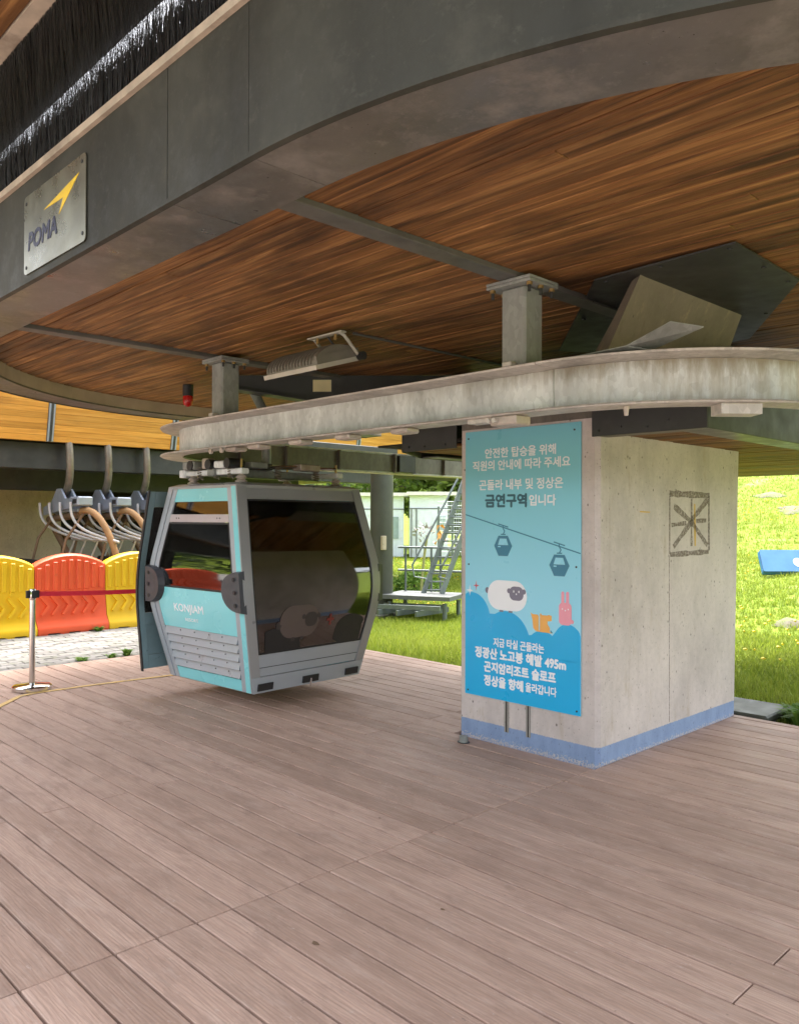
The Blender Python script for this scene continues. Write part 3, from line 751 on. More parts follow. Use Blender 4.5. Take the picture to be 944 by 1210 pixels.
# ------------------------------------------------------------------ guide rail
RX0, RX1, RYC, RR = -3.40, .33, .11, 1.07      # web line; flanges stand out .17 from it
ZRB, ZRT = 2.165, 2.415
def rail_path(r, n=36):
    p = [(RX0 - r, 5.0), (RX0 - r, 3.6), (RX0 - r, 2.5)]
    for k in range(n + 1): t = PI + PI / 2 * k / n; p.append((RX0 + r * math.cos(t), RYC + r * math.sin(t)))
    for k in range(n + 1): t = 1.5 * PI + PI / 2 * k / n; p.append((RX1 + r * math.cos(t), RYC + r * math.sin(t)))
    return p + [(RX1 + r, 2.5), (RX1 + r, 5.0)]
def rail_strip(prof, i0, i1):
    mb = MB(); outs = [rail_path(r) for r, z in prof]; n = len(prof); vs = []; fs = []; idx = list(range(i0, i1 + 1))
    for i in idx:
        for (r, z), o in zip(prof, outs): vs.append((o[i][0], o[i][1], z))
    for i in range(len(idx) - 1):
        for k in range(n): fs.append((i * n + k, i * n + (k + 1) % n, (i + 1) * n + (k + 1) % n, (i + 1) * n + k))
    mb.add(vs, fs); mb.add(vs[:n], [tuple(range(n))]); mb.add(vs[-n:], [tuple(range(n))]); mb.sm = [True] * len(mb.sm)
    return mb
gr = thing('guide_rail', 'galvanised steel channel guide rail hung on posts, curving round above the cabin', 'rail', (-1.35, -.98, ZRB))
secs = [(0, 2), (2, 39), (39, 40), (40, 58), (58, 76), (76, 78)]
for i0, i1 in secs:
    def nudged(prof, name, mat):
        mb = rail_strip(prof, i0, i1)
        if (i0, i1) == (39, 40):
            mb.v = [(min(x, RX1 - .006), y, z) for x, y, z in mb.v]
        mb.build(name, mat, gr)
    mat_w = 'galvanised' if i0 >= 2 else 'rail_back'
    nudged([(RR - .012, ZRB + .012), (RR, ZRB + .012), (RR, ZRT - .012), (RR - .012, ZRT - .012)], 'rail_web', 'galvanised')
    nudged([(RR - .03, ZRT - .011), (RR + .165, ZRT - .006), (RR + .172, ZRT + .004), (RR + .165, ZRT + .007), (RR - .03, ZRT + .003)], 'top_flange', 'flange_pale')
    nudged([(RR - .03, ZRB), (RR + .165, ZRB - .003), (RR + .172, ZRB + .004), (RR + .165, ZRB + .011), (RR - .03, ZRB + .011)], 'bottom_flange', 'flange_pale')
# brown lining and ribs on the inner side of the far run
for i0, i1 in ((0, 2), (2, 22)):
    rail_strip([(RR - .014, ZRB + .02), (RR - .026, ZRB + .02), (RR - .026, ZRT - .02), (RR - .014, ZRT - .02)], i0, i1).build('inner_lining', 'rail_back', gr)
for k, yy in enumerate((.15, .75, 1.5, 2.4, 2.75, 3.3)):
    MB().box((RX0 - RR + .027, yy, ZRB + .012), (RX0 - RR + .075, yy + .02, ZRT - .012)).build('stiffener', 'rail_back', gr)
MB().box((RX0 - RR + .03, 2.45, ZRB + .02), (RX0 - RR + .10, 2.72, ZRT - .03)).build('splice_plate', 'dark_steel', gr)
# brackets under the bottom flange
def rail_at(sx_, off=.05): return (sx_, RYC - RR - off)
for xx in (-2.62, -2.30, -1.78, -1.26, -.72):
    MB().box((xx - .075, RYC - RR - .150, ZRB - .038), (xx + .075, RYC - RR - .03, ZRB - .004), .010).build('rail_bracket', 'bracket_pink', gr)
b = MB().box((.02, RYC - RR - .165, ZRB - .055), (.20, RYC - RR - .03, ZRB - .004), .008).build('rail_bracket', 'bracket_pink', gr)
for q in (.05, .09):
    MB().cyl((q - .02, RYC - RR - .168, ZRB - .03), (q - .02, RYC - RR - .195, ZRB - .03), .014, 8).build('bolt', 'flange_pale', b)
MB().box((-.16, RYC - RR - .14, ZRB - .028), (.015, RYC - RR - .06, ZRB - .004)).build('rail_bracket', 'flange_pale', gr)
t = 1.5 * PI + R(22); pr = lambda r: (RX1 + r * math.cos(t), RYC + r * math.sin(t))
MB().cyl((*pr(RR + .10), ZRB - .004), (*pr(RR + .10), ZRB - .05), .016, 8, .010).build('drain_spout', 'bracket_pink', gr)
t = 1.5 * PI + R(48)
mb = MB(); mb.obox((*pr(RR + .07), ZRB - .03), (math.cos(t), math.sin(t), 0), (-math.sin(t), math.cos(t), 0), (0, 0, 1), .06, .10, .026); mb.build('rail_bracket', 'flange_pale', gr)
for a in (-2.86, -2.70):
    MB().cyl((a, RYC - RR - .16, ZRB - .028), (a, RYC - RR - .18, ZRB - .028), .02, 10).build('bolt', 'bracket_pink', gr)
# bent sheet-metal guard plate standing on the top flange near the right-hand bend
mb = MB()
for (xa, xb, za, zb) in ((.50, .80, ZRT + .012, ZRT + .03), (.80, 1.02, ZRT + .03, ZRT + .115)):
    ya = RYC - RR - .10 + .10 * (xa - .5); yb = RYC - RR - .10 + .10 * (xb - .5)
    vs = [(xa, ya, za), (xb, yb, zb), (xb + .10, yb + .13, zb - .02), (xa + .02, ya + .16, za - .01)]
    vs += [(x, y, z + .005) for x, y, z in vs]; mb.add(vs, [(0, 3, 2, 1), (4, 5, 6, 7), (0, 1, 5, 4), (1, 2, 6, 5), (2, 3, 7, 6), (3, 0, 4, 7)])
mb.build('guard_plate', 'galvanised_post', gr)
# hanging posts with bolted plates
def hang_post(x, y):
    p = MB().box((x - .082, y - .082, ZRT + .012), (x + .082, y + .082, ZW - .065), .012).build('hanging_post', 'galvanised_post', gr)
    MB().box((x - .15, y - .13, ZW - .064), (x + .15, y + .13, ZW - .048), .003).build('head_plate', 'galvanised_post', p)
    MB().box((x - .15, y - .13, ZW - .046), (x + .15, y + .13, ZW - .030), .003).build('head_plate', 'galvanised_post', p)
    MB().box((x - .11, y - .11, ZRT + .004), (x + .11, y + .11, ZRT + .011)).build('base_plate', 'galvanised_post', p)
    for sx_ in (-1, 1):
        for sy_ in (-1, 0, 1):
            c = (x + sx_ * .125, y + sy_ * .1)
            MB().cyl((*c, ZW - .064), (*c, ZW - .080), .016, 6).build('bolt', 'bolt_brass', p)
            MB().cyl((*c, ZW - .0805), (*c, ZW - .115), .009, 8).build('stud', 'bolt_dark', p)
    MB().box((x - .03, y - .14, ZRT + .008), (x + .03, y - .085, ZRT + .035), .004).build('clamp', 'flange_pale', p)
hang_post(BX1, RYC - RR - .02); hang_post(BX2 + .06, RYC - RR - .02)

# ------------------------------------------------------------------ concrete pillar
pil = thing('concrete_pillar', 'rectangular concrete pillar with pale blue painted base band and sprayed square', 'pillar', (-.6, 1, 0))
def chamf(x0, x1, y0, y1, c): return [(x0 + c, y0), (x1 - c, y0), (x1, y0 + c), (x1, y1 - c), (x1 - c, y1), (x0 + c, y1), (x0, y1 - c), (x0, y0 + c)]
_m = MB().prism(chamf(-1.2, 0, 0, 2.05, .028), -.12, 2.40)
pm_ = _m.v; _m.v = [(x, y + (.11 if (z > 2 and y > 1.5) else 0), z) for x, y, z in pm_]; _m.build('shaft', 'concrete_pillar', pil)
# shallow vertical channels below the sign
for xx in (-.745, -.555):
    MB().box((xx - .018, -.006, .085), (xx - .006, .0, .31)).build('conduit_channel', 'stone_grey', pil)
    MB().box((xx + .006, -.006, .085), (xx + .018, .0, .31)).build('conduit_channel', 'stone_grey', pil)
    MB().box((xx - .0055, -.003, .085), (xx + .0055, .0, .31)).build('conduit_groove', 'backing_dark', pil)
MB().box((-1.17, -.003, 2.262), (-.032, .002, 2.39)).build('stained_cap', 'rail_back', pil)
# sprayed square with a star of strokes on the side face
mb = MB()
def stroke(a, b, wd):
    (y0_, z0_), (y1_, z1_) = a, b; d = Vector((y1_ - y0_, z1_ - z0_)); L = d.length; d /= L; nn = Vector((-d.y, d.x)); k = max(2, int(L / .06)); V = []
    for i in range(k + 1):
        t = i / k; hw = wd * (.75 + .5 * random.random()) / 2; c = Vector(a) + d * L * t
        V += [(.0015, c.x + nn.x * hw, c.y + nn.y * hw), (.0015, c.x - nn.x * hw, c.y - nn.y * hw)]
    mb.add(V, [(2 * i, 2 * i + 1, 2 * i + 3, 2 * i + 2) for i in range(k)])
for a, b, wd in (((.94, 1.79), (1.585, 1.79), .045), ((.95, 1.345), (1.57, 1.35), .04), ((.945, 1.35), (.945, 1.79), .018), ((1.575, 1.36), (1.575, 1.79), .03),
                 ((1.285, 1.40), (1.285, 1.76), .03), ((1.01, 1.70), (1.29, 1.58), .045), ((1.29, 1.58), (1.55, 1.40), .045), ((1.0, 1.40), (1.29, 1.59), .045), ((1.29, 1.60), (1.56, 1.76), .045), ((.97, 1.56), (1.2, 1.575), .03), ((1.36, 1.59), (1.53, 1.595), .03)):
    stroke(a, b, wd)
mb.build('sprayed_mark', 'spray_brown', pil)
mb = MB(); stroke((1.345, 1.40), (1.335, 1.72), .025); stroke((.52, 1.655), (.66, 1.652), .010); mb.build('yellow_stroke', 'spray_yellow', pil)
# board-form joint
MB().box((-.001, .938, .13), (.0012, .944, 1.34)).build('form_joint', 'spray_brown', pil)

# ------------------------------------------------------------------ sign on the pillar
SX, SZ, SY = -1.13, .305, -.004
sg = thing('information_sign', 'tall turquoise information sign with white Korean text and cartoon animals on pillar', 'sign', (SX, SY, SZ))
SW, SH = 1.005, 1.94
SM = lambda u, v, w_: (u, -w_, v)
def spart(name, poly, mat, layer, par=None): return MB().prism(poly, .0062 + .0007 * layer, .0062 + .0007 * layer + .0004, SM).build(name, mat, par or sg, local=True)
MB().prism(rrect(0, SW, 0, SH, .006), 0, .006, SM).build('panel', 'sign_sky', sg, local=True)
def arc(cx, cy, rx, ry, a0, a1, n=20): return [(cx + rx * math.cos(R(a0 + (a1 - a0) * k / n)), cy + ry * math.sin(R(a0 + (a1 - a0) * k / n))) for k in range(n + 1)]
# hills at the foot of the picture
def clipu(p): return [(min(max(u, .002), SW - .002), v) for u, v in p]
h1 = arc(.065, .56, .175, .195, 150, 15); h2 = arc(.385, .36, .225, .283, 120, 30, 20)
hill = [(.002, .35)] + clipu([(.002, .735)] + arc(.065, .56, .175, .195, 105, 15)) + arc(.385, .40, .215, .24, 118, 22) + arc(.70, .46, .105, .07, 150, 40) + arc(.905, .44, .125, .155, 128, 45) + [(SW - .002, .525), (SW - .002, .35)]
spart('hill_print', hill, 'sign_hill', 0)
spart('ground_print', [(.002, .002), (SW - .002, .002), (SW - .002, .352), (.002, .352)], 'sign_hill', 0)
# rope and two little cabins
def line_poly(a, b, wd):
    a, b = Vector(a), Vector(b); d = (b - a).normalized(); n_ = Vector((-d.y, d.x)) * wd / 2
    return [tuple(a + n_), tuple(a - n_), tuple(b - n_), tuple(b + n_)]
spart('rope_print', line_poly((.002, 1.328), (SW - .003, 1.07), .008), 'sign_dark', 1)
for cu_, cv in ((.357, 1.104), (.836, .985)):
    hx_ = .081; p = [(cu_ - hx_, cv), (cu_ - .042, cv - .072), (cu_ + .042, cv - .072), (cu_ + hx_, cv), (cu_ + .042, cv + .072), (cu_ - .042, cv + .072)]
    g = spart('cabin_print', p, 'sign_mid' if False else 'sign_dark', 1)
    spart('window_print', [(cu_ - .046, cv + .006), (cu_ + .046, cv + .006), (cu_ + .030, cv + .052), (cu_ - .030, cv + .052)], 'sign_light', 2, sg)
    spart('window_print', [(cu_ - .046, cv - .010), (cu_ - .022, cv - .010), (cu_ - .022, cv - .002), (cu_ - .046, cv - .002)], 'sign_light', 2, sg)
    for a, b in (((cu_ - .02, cv + .082), (cu_ + .022, cv + .082)), ((cu_, cv + .083), (cu_ + .014, cv + .105)), ((cu_ + .014, cv + .105), (cu_ + .001, cv + .122)), ((cu_ + .001, cv + .122), (cu_ - .002, cv + .142)), ((cu_ - .045, cv + .157), (cu_ + .045, cv + .134))):
        spart('hanger_print', line_poly(a, b, .008), 'sign_dark', 1)
# sheep
for q in (.342, .424): spart('sheep_foot', [(q - .016, .662), (q + .016, .662), (q + .018, .632), (q - .018, .632)], 'sign_grey', 1)
spart('sheep_tail', arc(.212, .779, .018, .022, 0, 340, 12), 'sign_grey', 1)
spart('sheep_body', rrect(.217, .568, .645, .858, .104, 10), 'sign_white', 2)
for q in (.412, .543): spart('sheep_ear', arc(q, .787, .017, .018, 0, 340, 12), 'sign_grey', 3)
spart('sheep_face', rrect(.416, .540, .722, .820, .042, 6), 'sign_grey', 4)
for q in (.455, .500): spart('eye_print', arc(q, .785, .005, .009, 0, 340, 8), 'sign_white', 5)
spart('eye_print', arc(.478, .767, .005, .006, 0, 340, 8), 'sign_white', 5)
# squirrel, rabbit, sparkles
spart('squirrel_tail', [(.600, .650), (.618, .640), (.660, .640), (.668, .628), (.668, .530), (.640, .528), (.622, .545), (.616, .60)], 'sign_orange', 1)
spart('squirrel_body', [(.678, .645), (.685, .652), (.695, .640), (.740, .640), (.752, .646), (.775, .640), (.775, .606), (.742, .600), (.742, .580), (.762, .556), (.760, .530), (.783, .522), (.640, .524), (.678, .535)], 'sign_orange', 2)
spart('squirrel_shadow', [(.766, .545), (.786, .525), (.764, .523)], 'sign_dark', 1)
spart('rabbit_body', rrect(.834, .934, .588, .738, .03, 5), 'sign_pink', 2)
for q in (.864, .902): spart('rabbit_ear', rrect(q - .012, q + .012, .70, .812, .011, 4), 'sign_pink', 1)
spart('rabbit_tail', arc(.938, .615, .014, .014, 0, 340, 10), 'sign_pink', 1)
for q, v in ((.862, .695), (.908, .695), (.885, .686)): spart('eye_print', arc(q, v, .004, .006, 0, 340, 8), 'sign_white', 3)
def spark(c, r, mat):
    p = []
    for k in range(8):
        rr_ = r if k % 2 == 0 else r * .22; p.append((c[0] + rr_ * math.cos(PI / 4 * k), c[1] + rr_ * 1.25 * math.sin(PI / 4 * k)))
    spart('sparkle', p, mat, 2)
spark((.108, .806), .030, 'sign_red'); spark((.046, .768), .034, 'sign_white')
LM = lambda u, v, w_: (u, -(.0082 + .0006 * w_), v)
for s, a, b, c, d, mt, bo in (
        ('안전한 탑승을 위해', .189, .809, 1.737, 1.807, 'sign_white', .025), ('직원의 안내에 따라 주세요', .073, .924, 1.648, 1.719, 'sign_white', .025),
        ('곤돌라 내부 및 정상은', .135, .867, 1.506, 1.580, 'sign_white', .025), ('금연구역', .19, .567, 1.382, 1.473, 'sign_navy', .05), ('입니다', .586, .81, 1.390, 1.464, 'sign_white', .03),
        ('지금 타실 곤돌라는', .271, .715, .378, .441, 'sign_white', .03), ('정광산 노고봉 해발 495m', .098, .892, .285, .361, 'sign_white', .05),
        ('곤지암리조트 슬로프', .183, .812, .188, .262, 'sign_white', .05), ('정상을 향해', .183, .539, .090, .164, 'sign_white', .05), ('올라갑니다', .558, .818, .097, .160, 'sign_white', .03)):
    fit_text('lettering', s, a, b, c, d, LM, mt, sg, bo, local=True)
for q in ((.03, .03), (SW - .03, .03), (.03, SH - .05), (SW - .05, SH - .05), (.035, .96), (SW - .035, .98)):
    MB().cyl(SM(*q, .0062), SM(*q, .0095), .007, 8).build('screw', 'bolt_dark', sg, local=True)

# stub of pipe coming through the deck
sp_ = thing('pipe_stub', 'short cut-off steel pipe stub poking out of the deck by the pillar', 'pipe', (-.985, -.19, 0))
MB().cyl((0, 0, .0), (0, 0, .045), .032, 14).build('pipe', 'galvanised_post', sp_, local=True)
MB().prism(arc(0, 0, .05, .04, 0, 345, 16), .0012, .004).build('hole_edge', 'rubber_black', sp_, local=True)

# ------------------------------------------------------------------ gondola cabin
gc = thing('gondola_cabin', 'turquoise and grey gondola cabin with big dark window and open door', 'gondola', (-3.43, -.20, 0), R(3.4))
ZL, ZM, ZH = .15, .99, 1.87
def prof(z, a, b_, c):
    t = .28
    lin = lambda zz: a + (b_ - a) * (zz - ZL) / (ZM - ZL) if zz < ZM else b_ + (c - b_) * (zz - ZM) / (ZH - ZM)
    if abs(z - ZM) < t:
        u = (z - ZM + t) / (2 * t); p0, p1, p2 = lin(ZM - t), b_, lin(ZM + t); return (1 - u) ** 2 * p0 + 2 * u * (1 - u) * p1 + u * u * p2
    return lin(z)
HXf = lambda z: prof(z, .60, .74, .50)
HYf = lambda z: prof(z, .605, .80, .70)
def sp(side, s, z, off=0.):
    if side == 'ny': return (s, -HYf(z) - off, z)
    if side == 'py': return (s, HYf(z) + off, z)
    if side == 'px': return (HXf(z) + off, s, z)
    return (-HXf(z) - off, s, z)
def edge(side, sign, d):
    f = HXf if side in ('ny', 'py') else HYf
    return lambda z: sign * (f(z) - d)
def cpanel(name, side, s0, s1, z0, z1, mat, off=0., thick=.02, off1=None, par=None, nz=None):
    f0 = s0 if callable(s0) else (lambda z: s0); f1 = s1 if callable(s1) else (lambda z: s1)
    nz = nz or max(1, int((z1 - z0) / .07)); V = []; F = []
    for k in range(nz + 1):
        z = z0 + (z1 - z0) * k / nz; of = off if off1 is None else off + (off1 - off) * k / nz
        V += [sp(side, f0(z), z, of), sp(side, f1(z), z, of), sp(side, f1(z), z, of - thick), sp(side, f0(z), z, of - thick)]
    for k in range(nz):
        for j in range(4): F.append((4 * k + j, 4 * k + (j + 1) % 4, 4 * k + 4 + (j + 1) % 4, 4 * k + 4 + j))
    F += [(0, 1, 2, 3), (4 * nz, 4 * nz + 3, 4 * nz + 2, 4 * nz + 1)]
    mb = MB(); mb.add(V, F, True); return mb.build(name, mat, par or gc, local=True)
for side in ('ny', 'py'):
    # corner posts: grey strip and turquoise strip on each side
    for sg_ in (-1, 1):
        e = lambda d, s=sg_, sd=side: edge(sd, s, d)
        cpanel('corner_strip', side, e(.0), e(.062), ZL, ZH, 'cabin_turquoise' if sg_ * (1 if side == 'ny' else -1) > 0 else 'cabin_grey', .014, .03)
        cpanel('corner_strip', side, e(.066), e(.128), ZL, ZH, 'cabin_grey', .006, .03)
    eL, eR = edge(side, -1, .131), edge(side, 1, .131)
    cpanel('header_panel', side, eL, eR, 1.745, ZH, 'cabin_turquoise', .004, .02)
    cpanel('vent_window', side, eL, eR, 1.635, 1.742, 'glass_end', -.004, .006)
    cpanel('window_trim', side, eL, eR, 1.565, 1.633, 'cabin_trim', .006, .02)
    cpanel('window', side, eL, eR, .985, 1.562, 'glass_end', .0, .006)
    cpanel('name_panel', side, eL, eR, .625, .982, 'cabin_turquoise', .004, .02)
    z = .622
    for k in range(5):
        z0 = z - .074
        cpanel('louvre', side, eL, eR, z0 + .010, z, 'cabin_grey', .022, .02, off1=-.004, nz=1); cpanel('louvre_gap', side, eL, eR, z0, z0 + .010, 'rubber_black', -.004, .008, nz=1); z = z0
    cpanel('skirt_panel', side, eL, eR, ZL, z - .001, 'cabin_turquoise', .004, .02)
    for zz in (1.60,):
        for q in (-.34, -.30, .28, .32):
            if side == 'ny':
                p = sp(side, q, zz, .006); MB().cyl(p, (p[0], p[1] - .004, p[2]), .006, 8).build('rivet', 'bolt_dark', gc, local=True)
for side in ('px', 'nx'):
    for sg_ in (-1, 1):
        e = lambda d, s=sg_, sd=side: edge(sd, s, d)
        cpanel('corner_strip', side, e(-.012), e(.085), ZL, ZH, 'cabin_silver', .014, .03)
    eL, eR = edge(side, -1, .088), edge(side, 1, .088)
    cpanel('header_panel', side, eL, eR, 1.765, ZH, 'cabin_silver', .004, .02)
    if side == 'px':
        cpanel('window', side, eL, eR, .47, 1.762, 'glass_tinted', .002, .006)
        cpanel('lower_panel', side, eL, eR, .285, .467, 'cabin_grey', .004, .02)
        cpanel('panel_groove', side, eL, eR, .355, .360, 'rubber_black', .0055, .004)
        cpanel('sill', side, edge(side, -1, -.004), edge(side, 1, -.004), ZL - .004, .28, 'cabin_grey', .022, .02)
        for s0, s1 in ((-.575, -.42), (-.09, .09), (.42, .575)):
            cpanel('sill_clip', side, s0, s1, .165, .225, 'rubber_black', .036, .02)
        p = sp(side, 0, .19, .03); MB().cyl((p[0], p[1], .13), (p[0], p[1], .2), .01, 8).build('latch_pin', 'chrome', gc, local=True)
    else:
        cpanel('sill', side, eL, eR, ZL, .28, 'cabin_grey', .022, .02)
for side, zz0, zz1, dd_ in (('px', .47, 1.762, .088), ('ny', .985, 1.562, .131), ('py', .985, 1.562, .131)):
    for sg_ in (-1, 1):
        cpanel('window_seal', side, edge(side, sg_, dd_), edge(side, sg_, dd_ + .014), zz0, zz1, 'rubber_black', .0065, .008)
    cpanel('window_seal', side, edge(side, -1, dd_ + .015), edge(side, 1, dd_ + .015), zz0, zz0 + .014, 'rubber_black', .0065, .008)
    cpanel('window_seal', side, edge(side, -1, dd_ + .015), edge(side, 1, dd_ + .015), zz1 - .014, zz1, 'rubber_black', .0065, .008)
for k in range(5):
    for q in (-.30, -.08, .14, .33):
        zz = .622 - .074 * k - .02; p = sp('ny', q, zz, .004)
        MB().cyl((p[0], p[1] + .004, p[2]), (p[0], p[1] - .006, p[2]), .005, 6).build('rivet', 'bolt_dark', gc, local=True)
# lettering on the end facing the front; the panel leans, so it is mapped onto its surface
def on_ny(u, v, w_): q = sp('ny', u, v, .0045 + .0012 * w_); return q
fit_text('lettering', 'KONJIAM', -.335, .115, .755, .845, on_ny, 'sign_white', gc, .02, local=True)
fit_text('lettering', 'RESORT', -.185, .015, .695, .722, on_ny, 'sign_white', gc, .02, local=True)
# bumpers at the four corners
def bumper(sx_, sy_):
    """black guard wrapped on a corner: half-oval on the end face, short return on the side"""
    mb = MB(); side = 'ny' if sy_ < 0 else 'py'; V = []; n_ = 16
    half = []
    for k in range(n_ + 1):
        t = -PI / 2 + PI * k / n_; half.append((.27 * abs(math.cos(t)) ** .8, .175 * math.sin(t)))
    fz = 1.0
    def pt(d, dz, off):
        z = fz + dz; x, y, _ = sp(side, sx_ * (HXf(z) + .022 - d), z, off); return (x, y, z)
    outer = [pt(0, -.175, .02)] + [pt(d, dz, .028 + .045 * (d / .27)) for d, dz in half] + [pt(0, .175, .02)]
    out2 = [pt(.005, -.163, .052)] + [pt(max(.005, d * .93), dz * .93, .058) for d, dz in half] + [pt(.005, .163, .052)]
    inn = [pt(d if d > 0 else 0, dz, .0) for d, dz in [(0, -.175)] + half + [(0, .175)]]
    N2 = len(outer); mb.add(inn + out2, [tuple(range(N2, 2 * N2)), tuple(range(N2))[::-1]] + [(i, (i + 1) % N2, N2 + (i + 1) % N2, N2 + i) for i in range(N2)])
    b = mb.build('corner_bumper', 'bumper_grey', gc, local=True)
    if sy_ < 0:
        for dz in (-.105, 0, .105):
            x, y, z = pt(.075, dz, .058)
            MB().cyl((x, y - .001, z), (x, y + .003 - .006, z), .017, 12).build('bolt_hole', 'rubber_black', b, local=True)
for a in (-1, 1):
    for b_ in (-1, 1): bumper(a, b_)
# floor, roof, hanger gear
MB().box((-.58, -.585, ZL - .015), (.58, .585, ZL + .03), .006).build('floor', 'cabin_inside', gc, local=True)
vs = []
rf = MB(); q0 = [(-.5, -.7), (.5, -.7), (.5, .7), (-.5, .7)]
def ring(hx_, hy_, z): return [(-hx_, -hy_, z), (hx_, -hy_, z), (hx_, hy_, z), (-hx_, hy_, z)]
V = ring(.512, .712, ZH - .012) + ring(.512, .712, ZH + .012) + ring(.45, .64, ZH + .035)
rf.add(V, [(0, 3, 2, 1), (8, 9, 10, 11)] + [(i + 4 * k, (i + 1) % 4 + 4 * k, (i + 1) % 4 + 4 * k + 4, i + 4 * k + 4) for k in range(2) for i in range(4)])
rf.build('roof', 'cabin_silver', gc, local=True)
hg = MB().box((-.05, -.62, ZH + .10), (.05, .62, ZH + .17), .01).build('hanger_beam', 'galvanised_post', gc, local=True)
for yy in (-.55, .55):
    for xx in (-.36, .36):
        MB().lathe([(.045, 0), (.055, .02), (.03, .035), (.05, .05), (.03, .07), (.018, .075), (.018, .12)], (xx, yy, ZH + .03), 14).build('damper', 'bracket_pink', hg, local=True)
    MB().box((-.46, yy - .04, ZH + .11), (.42, yy + .04, ZH + .16), .008).build('hanger_crossbar', 'galvanised', hg, local=True)
    for xx in (-.36, .36): MB().cyl((xx, yy, ZH + .155), (xx, yy, ZH + .24), .010, 8).build('stud', 'bolt_brass', hg, local=True)
MB().box((-.52, -.60, ZH + .10), (-.42, -.50, ZH + .17), .006).build('roller_box', 'galvanised', hg, local=True)
MB().tube([(0, 0, ZH + .16), (0, 0, ZH + .55), (-.05, 0, ZH + .75), (-.25, 0, ZH + 1.0)], .045, 12).build('hanger_arm', 'galvanised_post', gc, local=True)
for a, b in (((-.42, -.55, .20), (.10, -.52, .21)), ((-.30, -.48, .20), (.35, .10, .20)), ((.36, .55, .2), (.05, .0, .2))):
    MB().tube([(a[0], a[1], ZH + a[2]), (b[0], b[1], ZH + b[2])], .014, 8).build('lever_rod', 'chrome', hg, local=True)
for k_, (xx, yy, zz, a_, b_, c_, mt) in enumerate(((-.30, -.60, .19, .09, .05, .05, 'galvanised_post'), (-.08, -.58, .20, .05, .04, .06, 'bracket_pink'), (.16, -.60, .185, .07, .045, .04, 'galvanised'), (.30, -.35, .185, .06, .09, .035, 'galvanised_post'), (.10, -.20, .19, .05, .16, .04, 'dark_steel'), (.34, .20, .185, .06, .12, .04, 'bracket_pink'), (-.20, -.30, .20, .05, .12, .05, 'dark_steel'))):
    MB().box((xx - a_, yy - b_, ZH + zz - c_ * .5), (xx + a_, yy + b_, ZH + zz + c_), .008).build('grip_block', mt, hg, local=True)
for xx, yy in ((-.20, -.58), (.02, -.56), (.24, -.57), (.36, -.15), (.36, .30)):
    sp_pts = [(xx + .026 * math.cos(t), yy + .026 * math.sin(t), ZH + .075 + .0035 * t) for t in np.linspace(0, 10 * PI, 60)]
    MB().tube(sp_pts, .006, 5).build('spring', 'arm_steel', hg, local=True)
for xx in (-.26, .02, .30):
    MB().tube([(xx, -.66, ZH + .20), (xx, -.50, ZH + .20)], .045, 14).build('grip_wheel', 'rubber_black', hg, local=True)
# inside: bench seats at both ends with tan rolls
for s_ in (-1, 1):
    bn = MB().box((-.50, s_ * .30, .50), (.50, s_ * .62, .57), .02).build('bench', 'seat_pale', gc, local=True)
    MB().box((-.50, s_ * .62, .57), (.50, s_ * .67, 1.0), .015).build('bench_back', 'seat_pale', bn, local=True)
    MB().cyl((-.44, s_ * .47, .80), (.30, s_ * .47, .80), .055, 16).build('roll', 'roll_tan', bn, local=True)
MB().box((-.42, .60, .73), (.46, .615, .83)).build('inner_banner', 'cabin_teal', gc, local=True)
fit_text('inner_lettering', 'KONJIAM RESORT', -.30, .40, .755, .805, lambda u, v, w_: (u, .598 - .001 * w_, v), 'sign_white', gc, .02, local=True)
# decals on the big window
def on_px(u, v, w_): return sp('px', u, v, .0055 + .0012 * w_)
def decal(name, poly, mat, layer):
    c = (sum(p[0] for p in poly) / len(poly), sum(p[1] for p in poly) / len(poly)); n_ = len(poly); V = [on_px(*c, layer)] + [on_px(u, v, layer) for u, v in poly]
    mb = MB(); mb.add(V, [(0, 1 + i, 1 + (i + 1) % n_) for i in range(n_)]); return mb.build(name, mat, gc, local=True)
YS = .20   # local y of the window = world y + .20
decal('hill_decal', [(-.53, .475), (-.14, .475)] + arc(-.42, .50, .27, .18, 5, 110, 12) + [(-.545, .66)], 'decal_hill', 0)
decal('hill_decal', arc(.44, .60, .19, .13, 30, 175, 12) + [(.23, .52), (.30, .475), (.56, .475), (.575, .62)], 'decal_hill', 0)
decal('sheep_body', rrect(-.40, .035, .58, .86, .135, 8), 'decal_sheep', 1)
decal('sheep_tail', arc(-.41, .70, .03, .035, 0, 340, 10), 'decal_face', 1)
decal('sheep_face', rrect(-.125, .015, .665, .79, .055, 6), 'decal_face', 2)
for q in (-.14, .03): decal('sheep_ear', arc(q, .755, .022, .022, 0, 340, 10), 'decal_face', 2)
for q in (-.24, -.14): decal('sheep_foot', rrect(q - .022, q + .022, .552, .585, .01, 2), 'decal_face', 1)
cc = (.175, .705)
decal('cross_decal', [(cc[0] - .012, cc[1] - .05), (cc[0] + .012, cc[1] - .05), (cc[0] + .012, cc[1] - .012), (cc[0] + .042, cc[1] - .012), (cc[0] + .042, cc[1] + .012), (cc[0] + .012, cc[1] + .012), (cc[0] + .012, cc[1] + .05), (cc[0] - .012, cc[1] + .05), (cc[0] - .012, cc[1] + .012), (cc[0] - .042, cc[1] + .012), (cc[0] - .042, cc[1] - .012), (cc[0] - .012, cc[1] - .012)], 'decal_red', 1)
